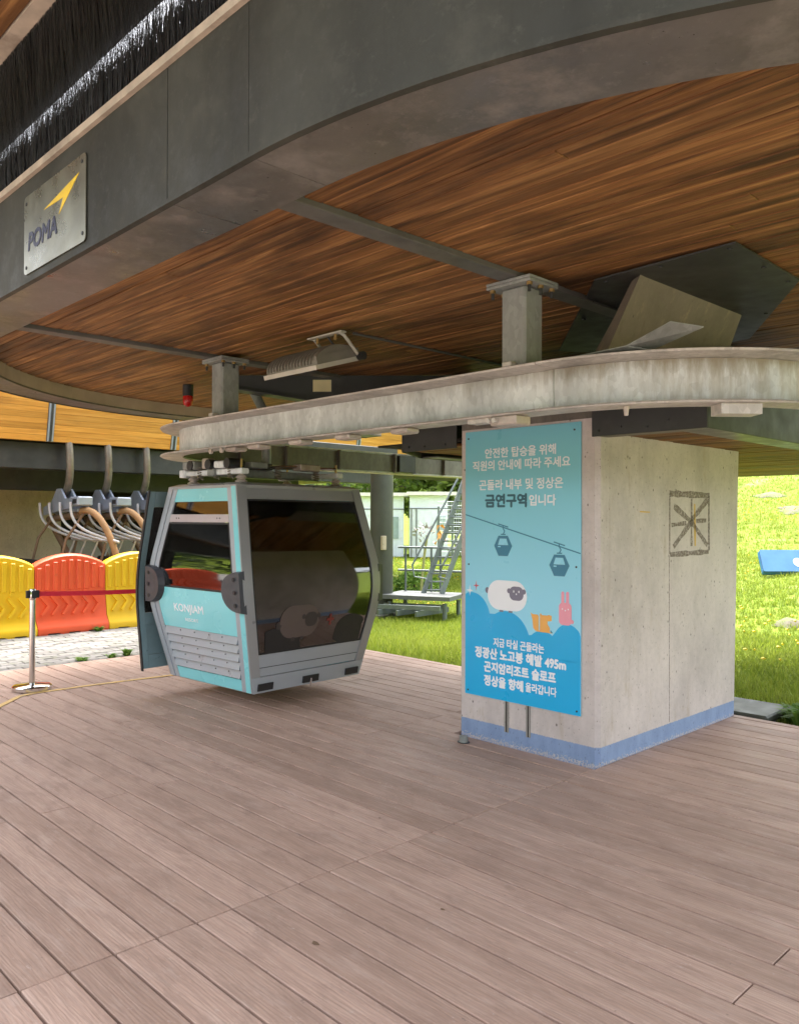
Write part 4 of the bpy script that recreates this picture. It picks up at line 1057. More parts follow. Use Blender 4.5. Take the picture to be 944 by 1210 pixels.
# two door leaves, slid out from the opening on the far side
def door(yc, sgn):
    dx = -.115
    def dp(s, z, off): return (-HXf(z) + dx - off, s, z)
    def dpanel(name, s0, s1, z0, z1, mat, off=0., thick=.03, par=None):
        nz = max(1, int((z1 - z0) / .08)); V = []; F = []
        for k in range(nz + 1):
            z = z0 + (z1 - z0) * k / nz; V += [dp(s0, z, off), dp(s1, z, off), dp(s1, z, off - thick), dp(s0, z, off - thick)]
        for k in range(nz):
            for j in range(4): F.append((4 * k + j, 4 * k + (j + 1) % 4, 4 * k + 4 + (j + 1) % 4, 4 * k + 4 + j))
        F += [(0, 1, 2, 3), (4 * nz, 4 * nz + 3, 4 * nz + 2, 4 * nz + 1)]
        mb = MB(); mb.add(V, F, True); return mb.build(name, mat, par or gc, local=True)
    a, b_ = yc - .30, yc + .30
    d = dpanel('door', a, a + .055, .22, 1.84, 'door_grey')
    dpanel('door_stile', b_ - .10, b_, .22, 1.84, 'door_grey', par=d)
    dpanel('door_head', a + .057, b_ - .102, 1.70, 1.84, 'door_grey', par=d)
    dpanel('door_panel', a + .057, b_ - .102, .22, .34, 'door_grey', par=d); dpanel('door_panel', a + .057, b_ - .102, .62, .72, 'door_grey', par=d)
    dpanel('door_panel', a + .057, b_ - .102, .342, .618, 'door_grey', off=-.004, thick=.014, par=d)
    dpanel('door_window', a + .057, b_ - .102, .722, 1.698, 'glass_tinted', off=-.012, thick=.006, par=d)
    dpanel('door_seal', (a if sgn < 0 else b_ - .012) - .014 * (1 if sgn < 0 else -1), (a if sgn < 0 else b_ - .012) + .012 - .014 * (1 if sgn < 0 else -1), .20, 1.85, 'rubber_black', par=d)
door(-.545, -1); door(.80, 1)

# ------------------------------------------------------------------ floodlight, beacon
fl = thing('floodlight', 'grey ribbed floodlight on a bracket under the plank ceiling', 'light', (-1.80, -.93, ZW), 0)
tilt = R(17)
def flp(x, y, z): return (x, y * math.cos(tilt) - z * math.sin(tilt), -.27 + .06 + y * math.sin(tilt) + z * math.cos(tilt) - .02)
def flbox(a, b, name, mat, par=fl):
    vs = [flp(x, y, z) for z in (a[2], b[2]) for x, y in ((a[0], a[1]), (b[0], a[1]), (b[0], b[1]), (a[0], b[1]))]
    return MB().add(vs, [(0, 3, 2, 1), (4, 5, 6, 7), (0, 1, 5, 4), (1, 2, 6, 5), (2, 3, 7, 6), (3, 0, 4, 7)]).build(name, mat, par, local=True)
hb = flbox((-.31, -.22, -.02), (.31, .22, .012), 'lens_frame', 'lamp_pale')
prof_ = [(.20 * math.cos(t), .013 + .105 * math.sin(t) ** .8) for t in np.linspace(0.001, PI - .001, 15)]
MB().prism(prof_, -.29, .29, lambda u, v, w_: flp(w_, u, v)).build('housing', 'lamp_grey', fl, local=True)
for k in range(15):
    x = -.27 + k * .036
    MB().prism([(u * 1.05, v * 1.0 + .010) for u, v in prof_], x, x + .008, lambda u, v, w_: flp(w_, u, v)).build('fin', 'lamp_grey', fl, local=True)
flbox((.292, -.20, .002), (.305, .20, .07), 'end_cap', 'lamp_grey')
mb = MB(); mb.tube([(.33, .16, -.17), (.33, .02, -.045), (.33, -.02, -.032), ], .012, 8); mb.tube([(-.02, .18, -.17), (-.0, .04, -.045), (.02, -.0, -.032)], .012, 8)
mb.box((-.02, -.035, -.032), (.36, .015, -.022)); mb.build('bracket', 'lamp_pale', fl, local=True)
for x in (.07, .27): MB().cyl((x, -.01, -.033), (x, -.01, -.075), .010, 8).build('bolt', 'bolt_brass', fl, local=True)
MB().tube([(.16, .0, -.02), (.19, .03, -.08), (.26, .08, -.14)], .007, 8).build('cable', 'rubber_black', fl, local=True)
MB().cyl((.32, .17, -.17), (.37, .17, -.17), .03, 14).build('pivot_knob', 'rubber_black', fl, local=True)
be = thing('warning_beacon', 'red warning beacon with black cap hanging under the plank ceiling', 'beacon', (-4.38, -.48, ZW - .005))
MB().cyl((0, 0, 0), (0, 0, -.11), .052, 20).build('cap', 'rubber_black', be, local=True)
MB().lathe([(.047, -.11), (.05, -.12), (.05, -.165), (.042, -.195), (.022, -.212), (.002, -.218)], (0, 0, 0), 20).build('lens', 'beacon_red', be, local=True)

# ------------------------------------------------------------------ stanchion with belt
def stanchion(x, y, label, belt=None):
    t = thing('stanchion', label, 'stanchion', (x, y, 0), 0)
    MB().lathe([(.165, .0), (.172, .006), (.172, .035), (.160, .046), (.06, .055), (.034, .062)], (0, 0, .003), 40).build('base', 'chrome', t, local=True)
    MB().cyl((0, 0, .06), (0, 0, .84), .0265, 24).build('post', 'chrome', t, local=True)
    MB().lathe([(.028, .835), (.031, .845), (.031, .925), (.027, .935)], (0, 0, 0), 20).build('head', 'chrome', t, local=True)
    for a in (0, PI / 2, PI, 1.5 * PI):
        d = Vector((math.cos(a), math.sin(a), 0)); mb = MB(); mb.obox((d.x * .042, d.y * .042, .888), d, (-d.y, d.x, 0), (0, 0, 1), .014, .018, .034); mb.build('belt_clip', 'rubber_black', t, local=True)
    if belt:
        mb = MB(); p0 = Vector((.0, .05, .888)); p1 = Vector(belt); n_ = 20; V = []
        for k in range(n_ + 1):
            u = k / n_; c = p0.lerp(p1, u); c.z -= .03 * (1 - (2 * u - 1) ** 2); V += [(c.x, c.y, c.z - .022), (c.x, c.y, c.z + .022), (c.x + .0015, c.y, c.z + .022), (c.x + .0015, c.y, c.z - .022)]
        F = [(4 * k + j, 4 * k + (j + 1) % 4, 4 * k + 4 + (j + 1) % 4, 4 * k + 4 + j) for k in range(n_) for j in range(4)] + [(0, 1, 2, 3), (4 * n_, 4 * n_ + 1, 4 * n_ + 2, 4 * n_ + 3)]
        mb.add(V, F, True); mb.build('belt', 'belt_red', t, local=True)
    return t
stanchion(-4.92, -1.77, 'polished steel stanchion holding the end of a red belt on the deck', (.12, 2.35, .888))
stanchion(-4.80, .63, 'polished steel stanchion behind the gondola cabin, receiving the red belt')

# ------------------------------------------------------------------ plastic barriers
def barrier(mat, y, label, group=None):
    """water-filled barrier, length along Y, front faces +X"""
    t = thing('plastic_barrier', label, 'barrier', (-8.78, y, -.075), 0, group)
    L = 1.0 / 2; n_ = 18
    def front(v):       # x of the front face by height
        if v < .14: return .24
        if v < .26: return .24 - .09 * (v - .14) / .12
        if v < .60: return .15 - .05 * (v - .26) / .34
        return .095
    ys = np.linspace(-L, L, n_ + 1); V = []; zs = [0.07, .13, .16, .26, .44, .60, .63, .80, .95]
    topz = lambda yy: 1.02 + .145 * math.cos(yy / L * PI / 2) ** .8
    ncol = len(zs) + 2
    for yy in ys:
        for z in zs: V.append((front(z), yy, z))
        V.append((.085, yy, topz(yy) - .03)); V.append((.04, yy, topz(yy)))
    F = [(i * ncol + j, (i + 1) * ncol + j, (i + 1) * ncol + j + 1, i * ncol + j + 1) for i in range(n_) for j in range(ncol - 1)]
    nb = len(V); V += [(-x, y_, z) for x, y_, z in V]
    F += [tuple(nb + q for q in f[::-1]) for f in F]
    top_ = ncol - 1
    F += [(i * ncol + top_, (i + 1) * ncol + top_, nb + (i + 1) * ncol + top_, nb + i * ncol + top_) for i in range(n_)]
    F += [(i * ncol, nb + i * ncol, nb + (i + 1) * ncol, (i + 1) * ncol) for i in range(n_)]
    e0 = [k for k in range(ncol)] + [nb + k for k in range(ncol)][::-1]; e1 = [n_ * ncol + k for k in range(ncol)] + [nb + n_ * ncol + k for k in range(ncol)][::-1]
    F += [tuple(e0), tuple(e1[::-1])]
    mb = MB(); mb.add(V, F, True); body = mb.build('body', mat, t, local=True)
    # feet
    for a, b in ((-L, -.36), (-.20, -.07), (.08, .21), (.36, L)):
        MB().box((-.235, a, 0), (.238, b, .085), .012).build('foot', mat, t, local=True)
    # upright ribs on the upper half
    k = 0
    for yy in np.linspace(-L + .06, L - .06, 9):
        zt = topz(yy) - .085
        MB().box((.080, yy - .033, .655), (.113, yy + .033, zt), .010).build('rib', mat, t, local=True)
    # chevrons on the lower half
    for c in np.linspace(-.38, .34, 6):
        mb = MB()
        for sg_ in (-1, 1):
            zt = .445 + sg_ * .13
            a = Vector((front(.445) + .012, c + .055, .445)); b = Vector((front(zt) + .012, c - .045, zt)); mb.bar(a, b, .036, .036, (1, 0, 0))
        mb.build('chevron', mat, t, local=True)
    for yy in (-.32, .20): MB().cyl((.09, yy, .625), (.112, yy, .625), .03, 14).build('plug', mat, t, local=True)
    return t
ys = [-.95 + 1.385 * k for k in range(-4, 4)]
labs = {-4: ('barrier_yellow', None), -3: ('barrier_orange', None), -2: ('barrier_yellow', None), -1: ('barrier_orange', None)}
# px 0-42 yellow, 45-125 orange, 125-165 yellow
barrier('barrier_yellow', -.90, 'yellow plastic barrier with chevrons, beside the steel stanchion')
barrier('barrier_orange', .11, 'orange plastic barrier with chevrons, standing between two yellow ones')
barrier('barrier_yellow', 1.12, 'yellow plastic barrier with chevrons, partly behind the open cabin door')
barrier('barrier_orange', -1.91, 'orange plastic barrier on the far side of the yellow one by the stanchion')
barrier('barrier_yellow', -2.92, 'yellow plastic barrier between orange ones at the open end of the row')
for yy in (-3.93, -4.94): barrier('barrier_orange', yy, 'orange plastic barrier of the pair closing the open end of the row', 'orange barriers closing the row')
barrier('barrier_yellow', 2.13, 'yellow plastic barrier with chevrons, hidden behind the gondola cabin')

# ------------------------------------------------------------------ chairlift station and chairs
cs = thing('chairlift_station', 'chairlift station with curved yellow timber shell above a dark steel beam', 'station', (-12, 3, 0))
FX = -11.0
def shell(z):
    t = (z - 2.87) / 1.9; return FX + .14 + .22 * math.sin(min(1, t) * PI * .55)
YA, YB_ = -9., 16.
ks = np.linspace(2.87, 4.8, 20)
sh = MB()
V = []; F = []
for z in ks: V += [(shell(z) - .05, YA, z), (shell(z) - .05, YB_, z)]
F = [(2 * i, 2 * i + 1, 2 * i + 3, 2 * i + 2) for i in range(len(ks) - 1)]
sh.add(V, F, True); shb = sh.build('timber_shell', 'yellow_cladding', cs)
joints = [-6.13, -3.88, -1.63, .62, 2.87, 5.12, 7.37, 9.62, 11.87]
for ja, jb in zip([YA] + joints, joints + [YB_]):
    z = 2.872
    while z < 4.75:
        h = .092
        mb = MB(); V = []
        for yy in (ja + .06, jb - .06):
            V += [(shell(z) + .0, yy, z + .003), (shell(z + h) - .002, yy, z + h), (shell(z + h) - .03, yy, z + h), (shell(z) - .03, yy, z + .003)]
        mb.add(V, [(0, 1, 5, 4), (1, 2, 6, 5), (2, 3, 7, 6), (3, 0, 4, 7), (0, 3, 2, 1), (4, 5, 6, 7)])
        mb.build('slat', 'yellow_cladding', shb); z += h
for j in joints:
    V = []; F = []
    for z in ks: V += [(shell(z) + .02, j - .05, z), (shell(z) + .02, j + .05, z), (shell(z) - .04, j + .05, z), (shell(z) - .04, j - .05, z)]
    for k in range(len(ks) - 1):
        for q in range(4): F.append((4 * k + q, 4 * k + (q + 1) % 4, 4 * k + 4 + (q + 1) % 4, 4 * k + 4 + q))
    mb = MB(); mb.add(V, F, True); o = mb.build('joint_cover', 'chair_grey', cs)
    V = [(x + .006, y + (.03 if (i % 4) in (0, 3) else -.03), z) for i, (x, y, z) in enumerate(V)]; mb = MB(); mb.add(V, F, True); mb.build('joint_seam', 'dark_steel', o)
MB().box((FX - .42, YA, 2.42), (FX - .10, 8.4, 2.862), .01).build('edge_beam', 'dark_steel', cs)
MB().box((FX - 4.2, YA, 2.50), (FX - .43, 8.4, 2.56)).build('soffit', 'soffit_wood', cs)
MB().box((FX - 1.6, YA, 2.10), (FX - 1.35, 6.9, 2.495), .01).build('inner_beam', 'dark_steel', cs)
MB().box((FX - 4.2, YA, -.3), (FX - 4.0, 5.6, 2.495)).build('back_wall', 'backing_dark', cs)
MB().box((FX - 3.2, -3, -.2), (FX - 3.0, 2.05, 2.45), .01).build('plaster_wall', 'wall_plaster', cs)
MB().box((FX - 3.3, 2.10, -.2), (FX - 3.0, 5.6, 1.15), .01).build('low_wall', 'stone_grey', cs)
MB().box((FX - 3.35, 2.1, 1.15), (FX - 2.95, 5.6, 1.25), .01).build('wall_cap', 'barrier_orange' if False else 'soffit_wood', cs)
MB().box((FX - 4.6, YA, 2.875), (FX + .05, YB_, 4.85)).build('upper_block', 'backing_dark', cs)
for yy in (-6., 5.2): MB().cyl((FX - 2.2, yy, -.2), (FX - 2.2, yy, 2.5), .22, 20).build('support_post', 'post_green', cs)

def bez(p0, p1, p2, p3, n=12):
    p0, p1, p2, p3 = map(Vector, (p0, p1, p2, p3)); return [(1 - t) ** 3 * p0 + 3 * (1 - t) ** 2 * t * p1 + 3 * (1 - t) * t * t * p2 + t ** 3 * p3 for t in np.linspace(0, 1, n)]
def chair(y, label, first=None):
    if first: c = copy_tree(first); c.location.y = y; c['label'] = label; return c
    t = thing('lift_chair', label, 'chairlift chair', (FX - .10, y, 0), 0, 'chairs parked under the chairlift station')
    P = lambda x, z, y_=0.: (x, -y_, z)
    MB().tube(bez(P(.16, 3.0, .06), P(.26, 2.55, .05), P(.16, 2.18, 0), P(-.16, 2.02, -.02)), .062, 14).build('hanger_arm', 'arm_steel', t, local=True)
    # cast bracket, trapezoid plate pair
    br = MB()
    for yy in (-.11, .07): br.prism([(-.80, 1.64), (.70, 1.80), (.70, 1.92), (.16, 1.93), (-.04, 2.10), (-.20, 2.10), (-.45, 1.86), (-.80, 1.78)], yy, yy + .035, lambda u, v, w_: (u, w_, v))
    br.box((-.58, -.07, 1.70), (.58, .06, 1.75)); br = br.build('cast_bracket', 'chair_grey', t, local=True)
    MB().box((.40, -.13, 1.80), (.74, .13, 1.955), .02).build('end_block', 'chair_grey', br, local=True)
    MB().box((.55, -.14, 1.84), (.68, -.131, 1.91)).build('slot', 'chair_black', br, local=True)
    MB().tube([P(-.80, 1.57), P(.55, 1.66)], .062, 12).build('foam_bar', 'foam_brown', t, local=True)
    MB().tube(bez(P(.50, 1.70), P(.95, 1.86, -.1), P(1.15, 1.35, -.25), P(1.22, .85, -.35)), .055, 12).build('restraint', 'foam_tan', t, local=True)
    MB().tube(bez(P(-.80, 1.58), P(-1.05, 1.55, -.1), P(-.80, 1.1, -.25), P(-.62, .8, -.35)), .055, 12).build('restraint', 'foam_brown', t, local=True)
    for x0 in (-.80, -.36, .10, .55):
        MB().tube(bez(P(x0, 1.86, .17), P(x0 + .02, 1.40, .2), P(x0 + .30, 1.36, .0), P(x0 + .70, 1.20, -.35)), .024, 10).build('bent_tube', 'chair_white', t, local=True)
    mb = MB(); mb.tube([P(-.55, 1.22, -.30), P(1.10, 1.22, -.30)], .02, 8); mb.build('cross_tube', 'chair_white', t, local=True)
    for x0 in (-.42, .05, .55):
        MB().tube(bez(P(x0, 1.22, -.3), P(x0 - .06, 1.05, -.28), P(x0 - .14, .9, -.2), P(x0 - .18, .62, -.2)), .016, 8).build('foot_tube', 'chair_white', t, local=True)
    MB().box((-.70, -.55, .32), (.80, -.05, .40), .03).build('seat', 'chair_black', t, local=True)
    MB().box((-.70, -.58, .42), (.80, -.50, .90), .03).build('backrest', 'chair_black', t, local=True)
    for x0 in (-.55, .65): MB().tube([P(x0, 1.66, .0), P(x0 + .05, 1.25, .30), P(x0, .36, .50)], .022, 8).build('side_frame', 'foam_brown', t, local=True)
    return t
ch = chair(1.02, 'front parked lift chair with tan foam bar, behind the orange barrier')
chair(1.70, 'lift chair parked next to the front one, its tan bar by the door', ch)
chair(2.42, 'third lift chair in the parked row, counted from the plaster wall', ch)

# ------------------------------------------------------------------ things on the meadow behind the deck
col_ = thing('support_column', 'round dark green steel column standing in grass behind the cabin', 'column', (-7.72, 5.25, 0))
zc = float(ground_z(-7.72, 5.25))
MB().cyl((0, 0, zc - .05), (0, 0, 2.598), .205, 28).build('column_shaft', 'post_green', col_, local=True)
MB().prism(rrect(-.34, .34, -.34, .34, .04), zc + .0, zc + .06).build('foot_plate', 'platform_grey', col_, local=True)
MB().box((-.15, -3.6, 2.60), (.15, .25, 2.86), .01).build('cross_arm', 'dark_steel', col_, local=True)
MB().box((.14, -.16, 1.05), (.20, -.06, 1.3), .01).build('switch_box', 'wall_plaster', col_, local=True)

def P3(px, py, d):    # a point by picture position and depth, used to lay out the background
    return CAM + rt * ((px - 472) / FPX * d) + up * ((605 - py) / FPX * d) + fw * d
pf = thing('access_platform', 'low steel access platform with handrail and steep ladder in the grass', 'platform', (0, 0, 0))
a = P3(466, 703, 14.0); b = P3(531, 706, 13.6)
PZ = .28
dx_ = (Vector((b.x, b.y)) - Vector((a.x, a.y))).normalized(); dn = Vector((-dx_.y, dx_.x))
A2 = Vector((a.x, a.y)) - dx_ * .25; L2 = (Vector((b.x, b.y)) - A2).length
def pp(s, t, z): q = A2 + dx_ * s + dn * t; return (q.x, q.y, z)
mb = MB(); c = pp(L2 / 2, .45, PZ - .035); mb.obox(c, (dx_.x, dx_.y, 0), (dn.x, dn.y, 0), (0, 0, 1), L2 / 2, .45, .035); mb.build('platform_deck', 'platform_grey', pf)
for s in (.12, L2 - .12):
    for t in (.1, .8): MB().cyl(pp(s, t, -.2), pp(s, t, PZ - .12), .04, 10).build('leg', 'ladder_steel', pf)
for s in (.10, L2 * .48, L2 * .62, L2 - .06):
    MB().cyl(pp(s, .85, PZ), pp(s, .85, PZ + .80), .020, 8).build('rail_post', 'ladder_steel', pf)
for z in (.38, .80): MB().cyl(pp(-.05, .85, PZ + z), pp(L2 + .2, .85, PZ + z), .020, 8).build('handrail', 'ladder_steel', pf)
for s_ in (.05, .40, .75):
    MB().bar(pp(s_, -.25, .0), pp(s_ + .3, .5, .02), .05, .09).build('base_beam', 'ladder_steel', pf)
for t_ in (-.15, .15): MB().bar(pp(-.1, t_, .09), pp(1.15, t_, .10), .05, .07).build('base_beam', 'ladder_steel', pf)
# ladder
l0 = P3(500, 702, 14.4); l1 = P3(551, 560, 14.9); r0_ = P3(522, 702, 14.2); r1_ = P3(573, 560, 14.7)
for p, q in ((l0, l1), (r0_, r1_)):
    MB().bar(p, q, .035, .085).build('ladder_stile', 'ladder_steel', pf)
for k in range(15):
    t = (k + .5) / 15; MB().cyl(l0.lerp(l1, t), r0_.lerp(r1_, t), .014, 8).build('rung', 'ladder_steel', pf)
for px0, px1, dd_ in ((481, 529, 14.6), (517, 562, 14.0)):
    h0 = P3(px0 + 6, 668, dd_); h1 = P3(px1 + 17, 556, dd_ + .4); MB().tube([h0, h1], .020, 8).build('ladder_handrail', 'ladder_steel', pf)
    MB().tube([h0, h0 + Vector((0, 0, -.10)) + (l0 - h0) * .2, l0.lerp(l1, .12) if px0 < 500 else r0_.lerp(r1_, .12)], .014, 8).build('handrail_bend', 'ladder_steel', pf)

def container(px0, px1, d, label, d2=None):
    p0, p1 = P3(px0, 650, d), P3(px1, 650, d2 or d); zb_ = float(ground_z(p0.x, p0.y)) - .02
    t = thing('site_container', label, 'container', (p0.x, p0.y, zb_))
    ax = Vector((p1.x - p0.x, p1.y - p0.y, 0)); L = ax.length; ax.normalize(); ay = Vector((-ax.y, ax.x, 0))
    def q(s, u, z): v = ax * s + ay * u; return (v.x, v.y, z)
    H_ = 2.6
    def qb(s0, s1, u0_, u1, z0, z1, name, mat, par=t):
        mb = MB(); c = q((s0 + s1) / 2, (u0_ + u1) / 2, (z0 + z1) / 2); mb.obox(c, ax, ay, (0, 0, 1), (s1 - s0) / 2, (u1 - u0_) / 2, (z1 - z0) / 2); return mb.build(name, mat, par, local=True)
    qb(0, L, 0, 2.4, .08, H_, 'container_body', 'container_white')
    qb(-.12, L + .35, -.25, 2.6, H_ + .01, H_ + .15, 'container_roof', 'container_roof')
    qb(-.02, L + .02, -.03, -.002, 2.05, 2.09, 'wall_rail', 'platform_grey')
    k = 0
    while k * .3 < L: qb(k * .3 + .0, min(L, k * .3 + .285), -.014, -.001, .10, 2.04, 'wall_panel', 'container_white'); k += 1
    return t, qb, L
t, qb, L = container(484, 529, 33, 'white site container with rounded window, beside the ladder')
wf = qb(L - .46, L - .10, -.05, -.016, .85, 1.75, 'window', 'window_grey')
qb(.05, .09, -.06, -.016, .1, 2.05, 'door_post', 'platform_grey'); qb(.25, .29, -.06, -.016, .1, 2.05, 'door_post', 'platform_grey')
t, qb, L = container(400, 477, 33.6, 'white site container with rounded window, beside the green column')
qb(L - .62, L - .22, -.05, -.016, .85, 1.75, 'window', 'window_grey')

# mesh fence panel and posts in front of the containers
fn = thing('mesh_fence', 'thin green wire mesh fence beside the white containers', 'fence', P3(500, 655, 31))
loc = fn.location.copy(); fn.location = (loc.x, loc.y, 0)
mb = MB()
f0, f1 = P3(518, 650, 31), P3(600, 650, 31)
for k in range(6):
    p = f0.lerp(f1, k / 5); z0 = float(ground_z(p.x, p.y)); MB().cyl((p.x, p.y, z0 - .05), (p.x, p.y, z0 + 2.1), .04, 8).build('fence_post', 'ladder_steel', fn)
for z in np.arange(.15, 2.1, .16):
    mb.tube([(f0.x, f0.y, z + .2), (f1.x, f1.y, z + .2)], .009, 4)
for k in range(40):
    p = f0.lerp(f1, k / 40); mb.tube([(p.x, p.y, .2), (p.x, p.y, 2.25)], .008, 4)
mb.build('wire_mesh', 'container_white', fn)['kind'] = 'stuff'

# crash mat on the slope
mc = next(q for q in (P3(926, 680, d_) for d_ in np.arange(8, 40, .05)) if q.z <= float(ground_z(q.x, q.y)))
zm_ = float(ground_z(mc.x, mc.y))
mat_ = thing('crash_mat', 'blue padded crash mat with white disc lying on the grass slope', 'mat', (mc.x, mc.y, zm_ + .02))
dirx = Vector((rt.x, rt.y, 0)).normalized(); upv = (Vector((fw.x, fw.y, 0)).normalized() * .55 + Vector((0, 0, 1)) * .62).normalized(); nv = dirx.cross(upv)
def mp_(u, v, w_): q = dirx * u + upv * v + nv * w_; return (q.x, q.y, q.z)
MB().prism(rrect(-.40, .80, -.02, .52, .03), 0, .12, lambda u, v, w_: mp_(u + (.03 if v > .2 else -.03), v, w_)).build('pad', 'mat_blue', mat_, local=True)
MB().prism(rrect(-.41, .81, -.025, .525, .03), .04, .055, lambda u, v, w_: mp_(u + (.03 if v > .2 else -.03), v, w_)).build('seam', 'sign_dark', mat_, local=True)
MB().prism(arc(.31, .20, .10, .11, 0, 345, 20), .121, .124, mp_).build('white_disc', 'sign_white', mat_, local=True)
MB().prism(arc(.31, .20, .10, .11, 0, 345, 20), -.004, -.001, mp_).build('white_disc', 'sign_white', mat_, local=True)

# mossy stone step at the deck edge
ss = thing('stone_step', 'mossy dark stone slab step at the deck edge behind the pillar', 'stone', (.02, 2.42, 0))
MB().box((-.30, -.22, -.16), (.14, .22, -.06), .02).build('step_base', 'stone_grey', ss, local=True)
MB().box((-.36, -.28, -.055), (.20, .28, .005), .015).build('step_top', 'post_green', ss, local=True)

# ------------------------------------------------------------------ vegetation
def blades(name, pts, hmin, hmax, wd, lean, mat, parent=None, per=3):
    n_ = len(pts); pts = np.repeat(pts, per, 0); N2 = len(pts)
    pts = pts + np.c_[rng.normal(0, .02, (N2, 2)), np.zeros(N2)]
    ang = rng.uniform(0, 2 * PI, N2); h = rng.uniform(hmin, hmax, N2); wv_ = wd * rng.uniform(.7, 1.4, N2)
    d = np.c_[np.cos(ang), np.sin(ang), np.zeros(N2)]; s = np.c_[-np.sin(ang), np.cos(ang), np.zeros(N2)]
    ln = rng.uniform(.1, lean, N2)[:, None]
    a = pts - s * wv_[:, None]; b = pts + s * wv_[:, None]; t_ = pts + d * (h[:, None] * ln) + np.c_[np.zeros((N2, 2)), h]
    V = np.stack([a, b, t_], 1).reshape(-1, 3).astype(np.float32)
    me = bpy.data.meshes.new(name); me.vertices.add(len(V)); me.vertices.foreach_set('co', V.ravel())
    me.loops.add(3 * N2); me.loops.foreach_set('vertex_index', np.arange(3 * N2, dtype=np.int32))
    me.polygons.add(N2); me.polygons.foreach_set('loop_start', np.arange(0, 3 * N2, 3, dtype=np.int32)); me.update(calc_edges=True)
    o = obj(name, me, mat, parent); return o
def scatter(x0, x1, y0, y1, n_, keep=None):
    x = rng.uniform(x0, x1, n_); y = rng.uniform(y0, y1, n_)
    bare = np.sin(x * 1.1 + 2 * np.sin(y * .37)) * np.cos(y * .9 + x * .3) > .86
    m_ = ~bare
    if keep is not None: m_ &= keep(x, y)
    x, y = x[m_], y[m_]; return np.c_[x, y, ground_z(x, y) - .005]
p1 = np.concatenate([scatter(-3.5, 4, 2.08, 7, 26000), scatter(-12, 3, 6, 14, 30000), scatter(-14, 4, 13, 30, 30000), scatter(-12.5, -3.5, 2.08, 7.5, 34000, lambda x, y: ~((x < DX0 + .0) & (y < 2.1))), scatter(-22, -9, 7, 22, 34000)])
tag(blades('grass', p1, .035, .105, .008, 1.1, 'grass_blade', per=3), 'bright green meadow grass growing behind the deck and up the slope', 'grass', kind='stuff')
cl = np.concatenate([scatter(-9, 3, 2.2, 20, 500), scatter(-20, -6, 2.4, 18, 500)])
cl = np.repeat(cl, 14, 0) + np.c_[rng.normal(0, .07, (len(cl) * 14, 2)), np.zeros(len(cl) * 14)]
cl = cl[(cl[:, 1] > 2.1)]; cl[:, 2] = ground_z(cl[:, 0], cl[:, 1])
tag(blades('tall_grass', cl, .07, .16, .010, 1., 'grass_blade', per=1), 'taller tufts of grass dotted through the meadow', 'grass', kind='stuff')
fp = np.concatenate([scatter(-8, 2, 5, 22, 1500), scatter(-20, -7, 3, 18, 1000)])
keepf = np.sin(fp[:, 0] * .8) * np.cos(fp[:, 1] * .6) > -.2; fp = fp[keepf]
V = []; F = []
for x, y, z in fp:
    r_ = random.uniform(.012, .024); zz = z + random.uniform(.10, .18); i0 = len(V)
    V += [(x - r_, y - r_, zz), (x + r_, y - r_, zz + .01), (x + r_, y + r_, zz), (x - r_, y + r_, zz + .01), (x, y, zz - .02)]
    F += [(i0, i0 + 1, i0 + 2, i0 + 3), (i0, i0 + 4, i0 + 1), (i0 + 2, i0 + 4, i0 + 3)]
me = bpy.data.meshes.new('meadow_flowers'); me.from_pydata(V, [], F)
tag(obj('meadow_flowers', me, 'flower_yellow'), 'tiny yellow meadow flowers scattered through the grass', 'flowers', kind='stuff')
# bare, trodden patches in the slope
for px_, py_, ra, rb in ((910, 586, .42, .30), (939, 603, .45, .28), (934, 740, .22, .18)):
    q = next((q for q in (P3(px_, py_, d_) for d_ in np.arange(7.5, 60, .05)) if q.z <= float(ground_z(q.x, q.y))), None)
    if q is None: continue
    V = []; n_ = 26
    for ring_ in (0, .5, 1):
        for k in range(n_):
            t = 2 * PI * k / n_; rr_ = ring_ * (1 + .22 * math.sin(3 * t + px_) + .15 * math.sin(7 * t + py_)); x, y = q.x + rt.x * ra * rr_ * math.cos(t) + fw.x * ra * 1.3 * rr_ * math.sin(t), q.y + rt.y * ra * rr_ * math.cos(t) + fw.y * ra * 1.3 * rr_ * math.sin(t)
            V.append((x, y, float(ground_z(x, y)) + .075 * (1 - ring_ ** 3) + .012))
    F = [(i_ * n_ + k, i_ * n_ + (k + 1) % n_, (i_ + 1) * n_ + (k + 1) % n_, (i_ + 1) * n_ + k) for i_ in range(2) for k in range(n_)]
    me = bpy.data.meshes.new('bare_patch'); me.from_pydata(V, [], F); me.polygons.foreach_set('use_smooth', [True] * len(F)); tag(obj('bare_patch', me, 'dry_soil'), kind='structure')
# weeds at the paver edge and by the step
def weed(x, y, z, h, label, n_=22, spread=.14, group=None):
    t = thing('weed', label, 'plant', (x, y, z), 0, group); V = []; F = []
    for k in range(n_):
        a = random.uniform(0, 2 * PI); l = random.uniform(.6, 1.) * h; r_ = random.uniform(.2, 1) * spread; d = Vector((math.cos(a), math.sin(a), 0)); s = Vector((-d.y, d.x, 0)) * random.uniform(.012, .026)
        p0 = d * r_ * .2; pm_ = d * r_ * .7 + Vector((0, 0, l * .75)); p2 = d * r_ * 1.35 + Vector((0, 0, l * .8)); i0 = len(V)
        V += [p0 - s * .3, p0 + s * .3, pm_ + s, pm_ - s, p2]; F += [(i0, i0 + 1, i0 + 2, i0 + 3), (i0 + 3, i0 + 2, i0 + 4)]
    me = bpy.data.meshes.new('leaves'); me.from_pydata([tuple(v) for v in V], [], F); obj('leaves', me, 'weed_leaf', t, True)
    return t
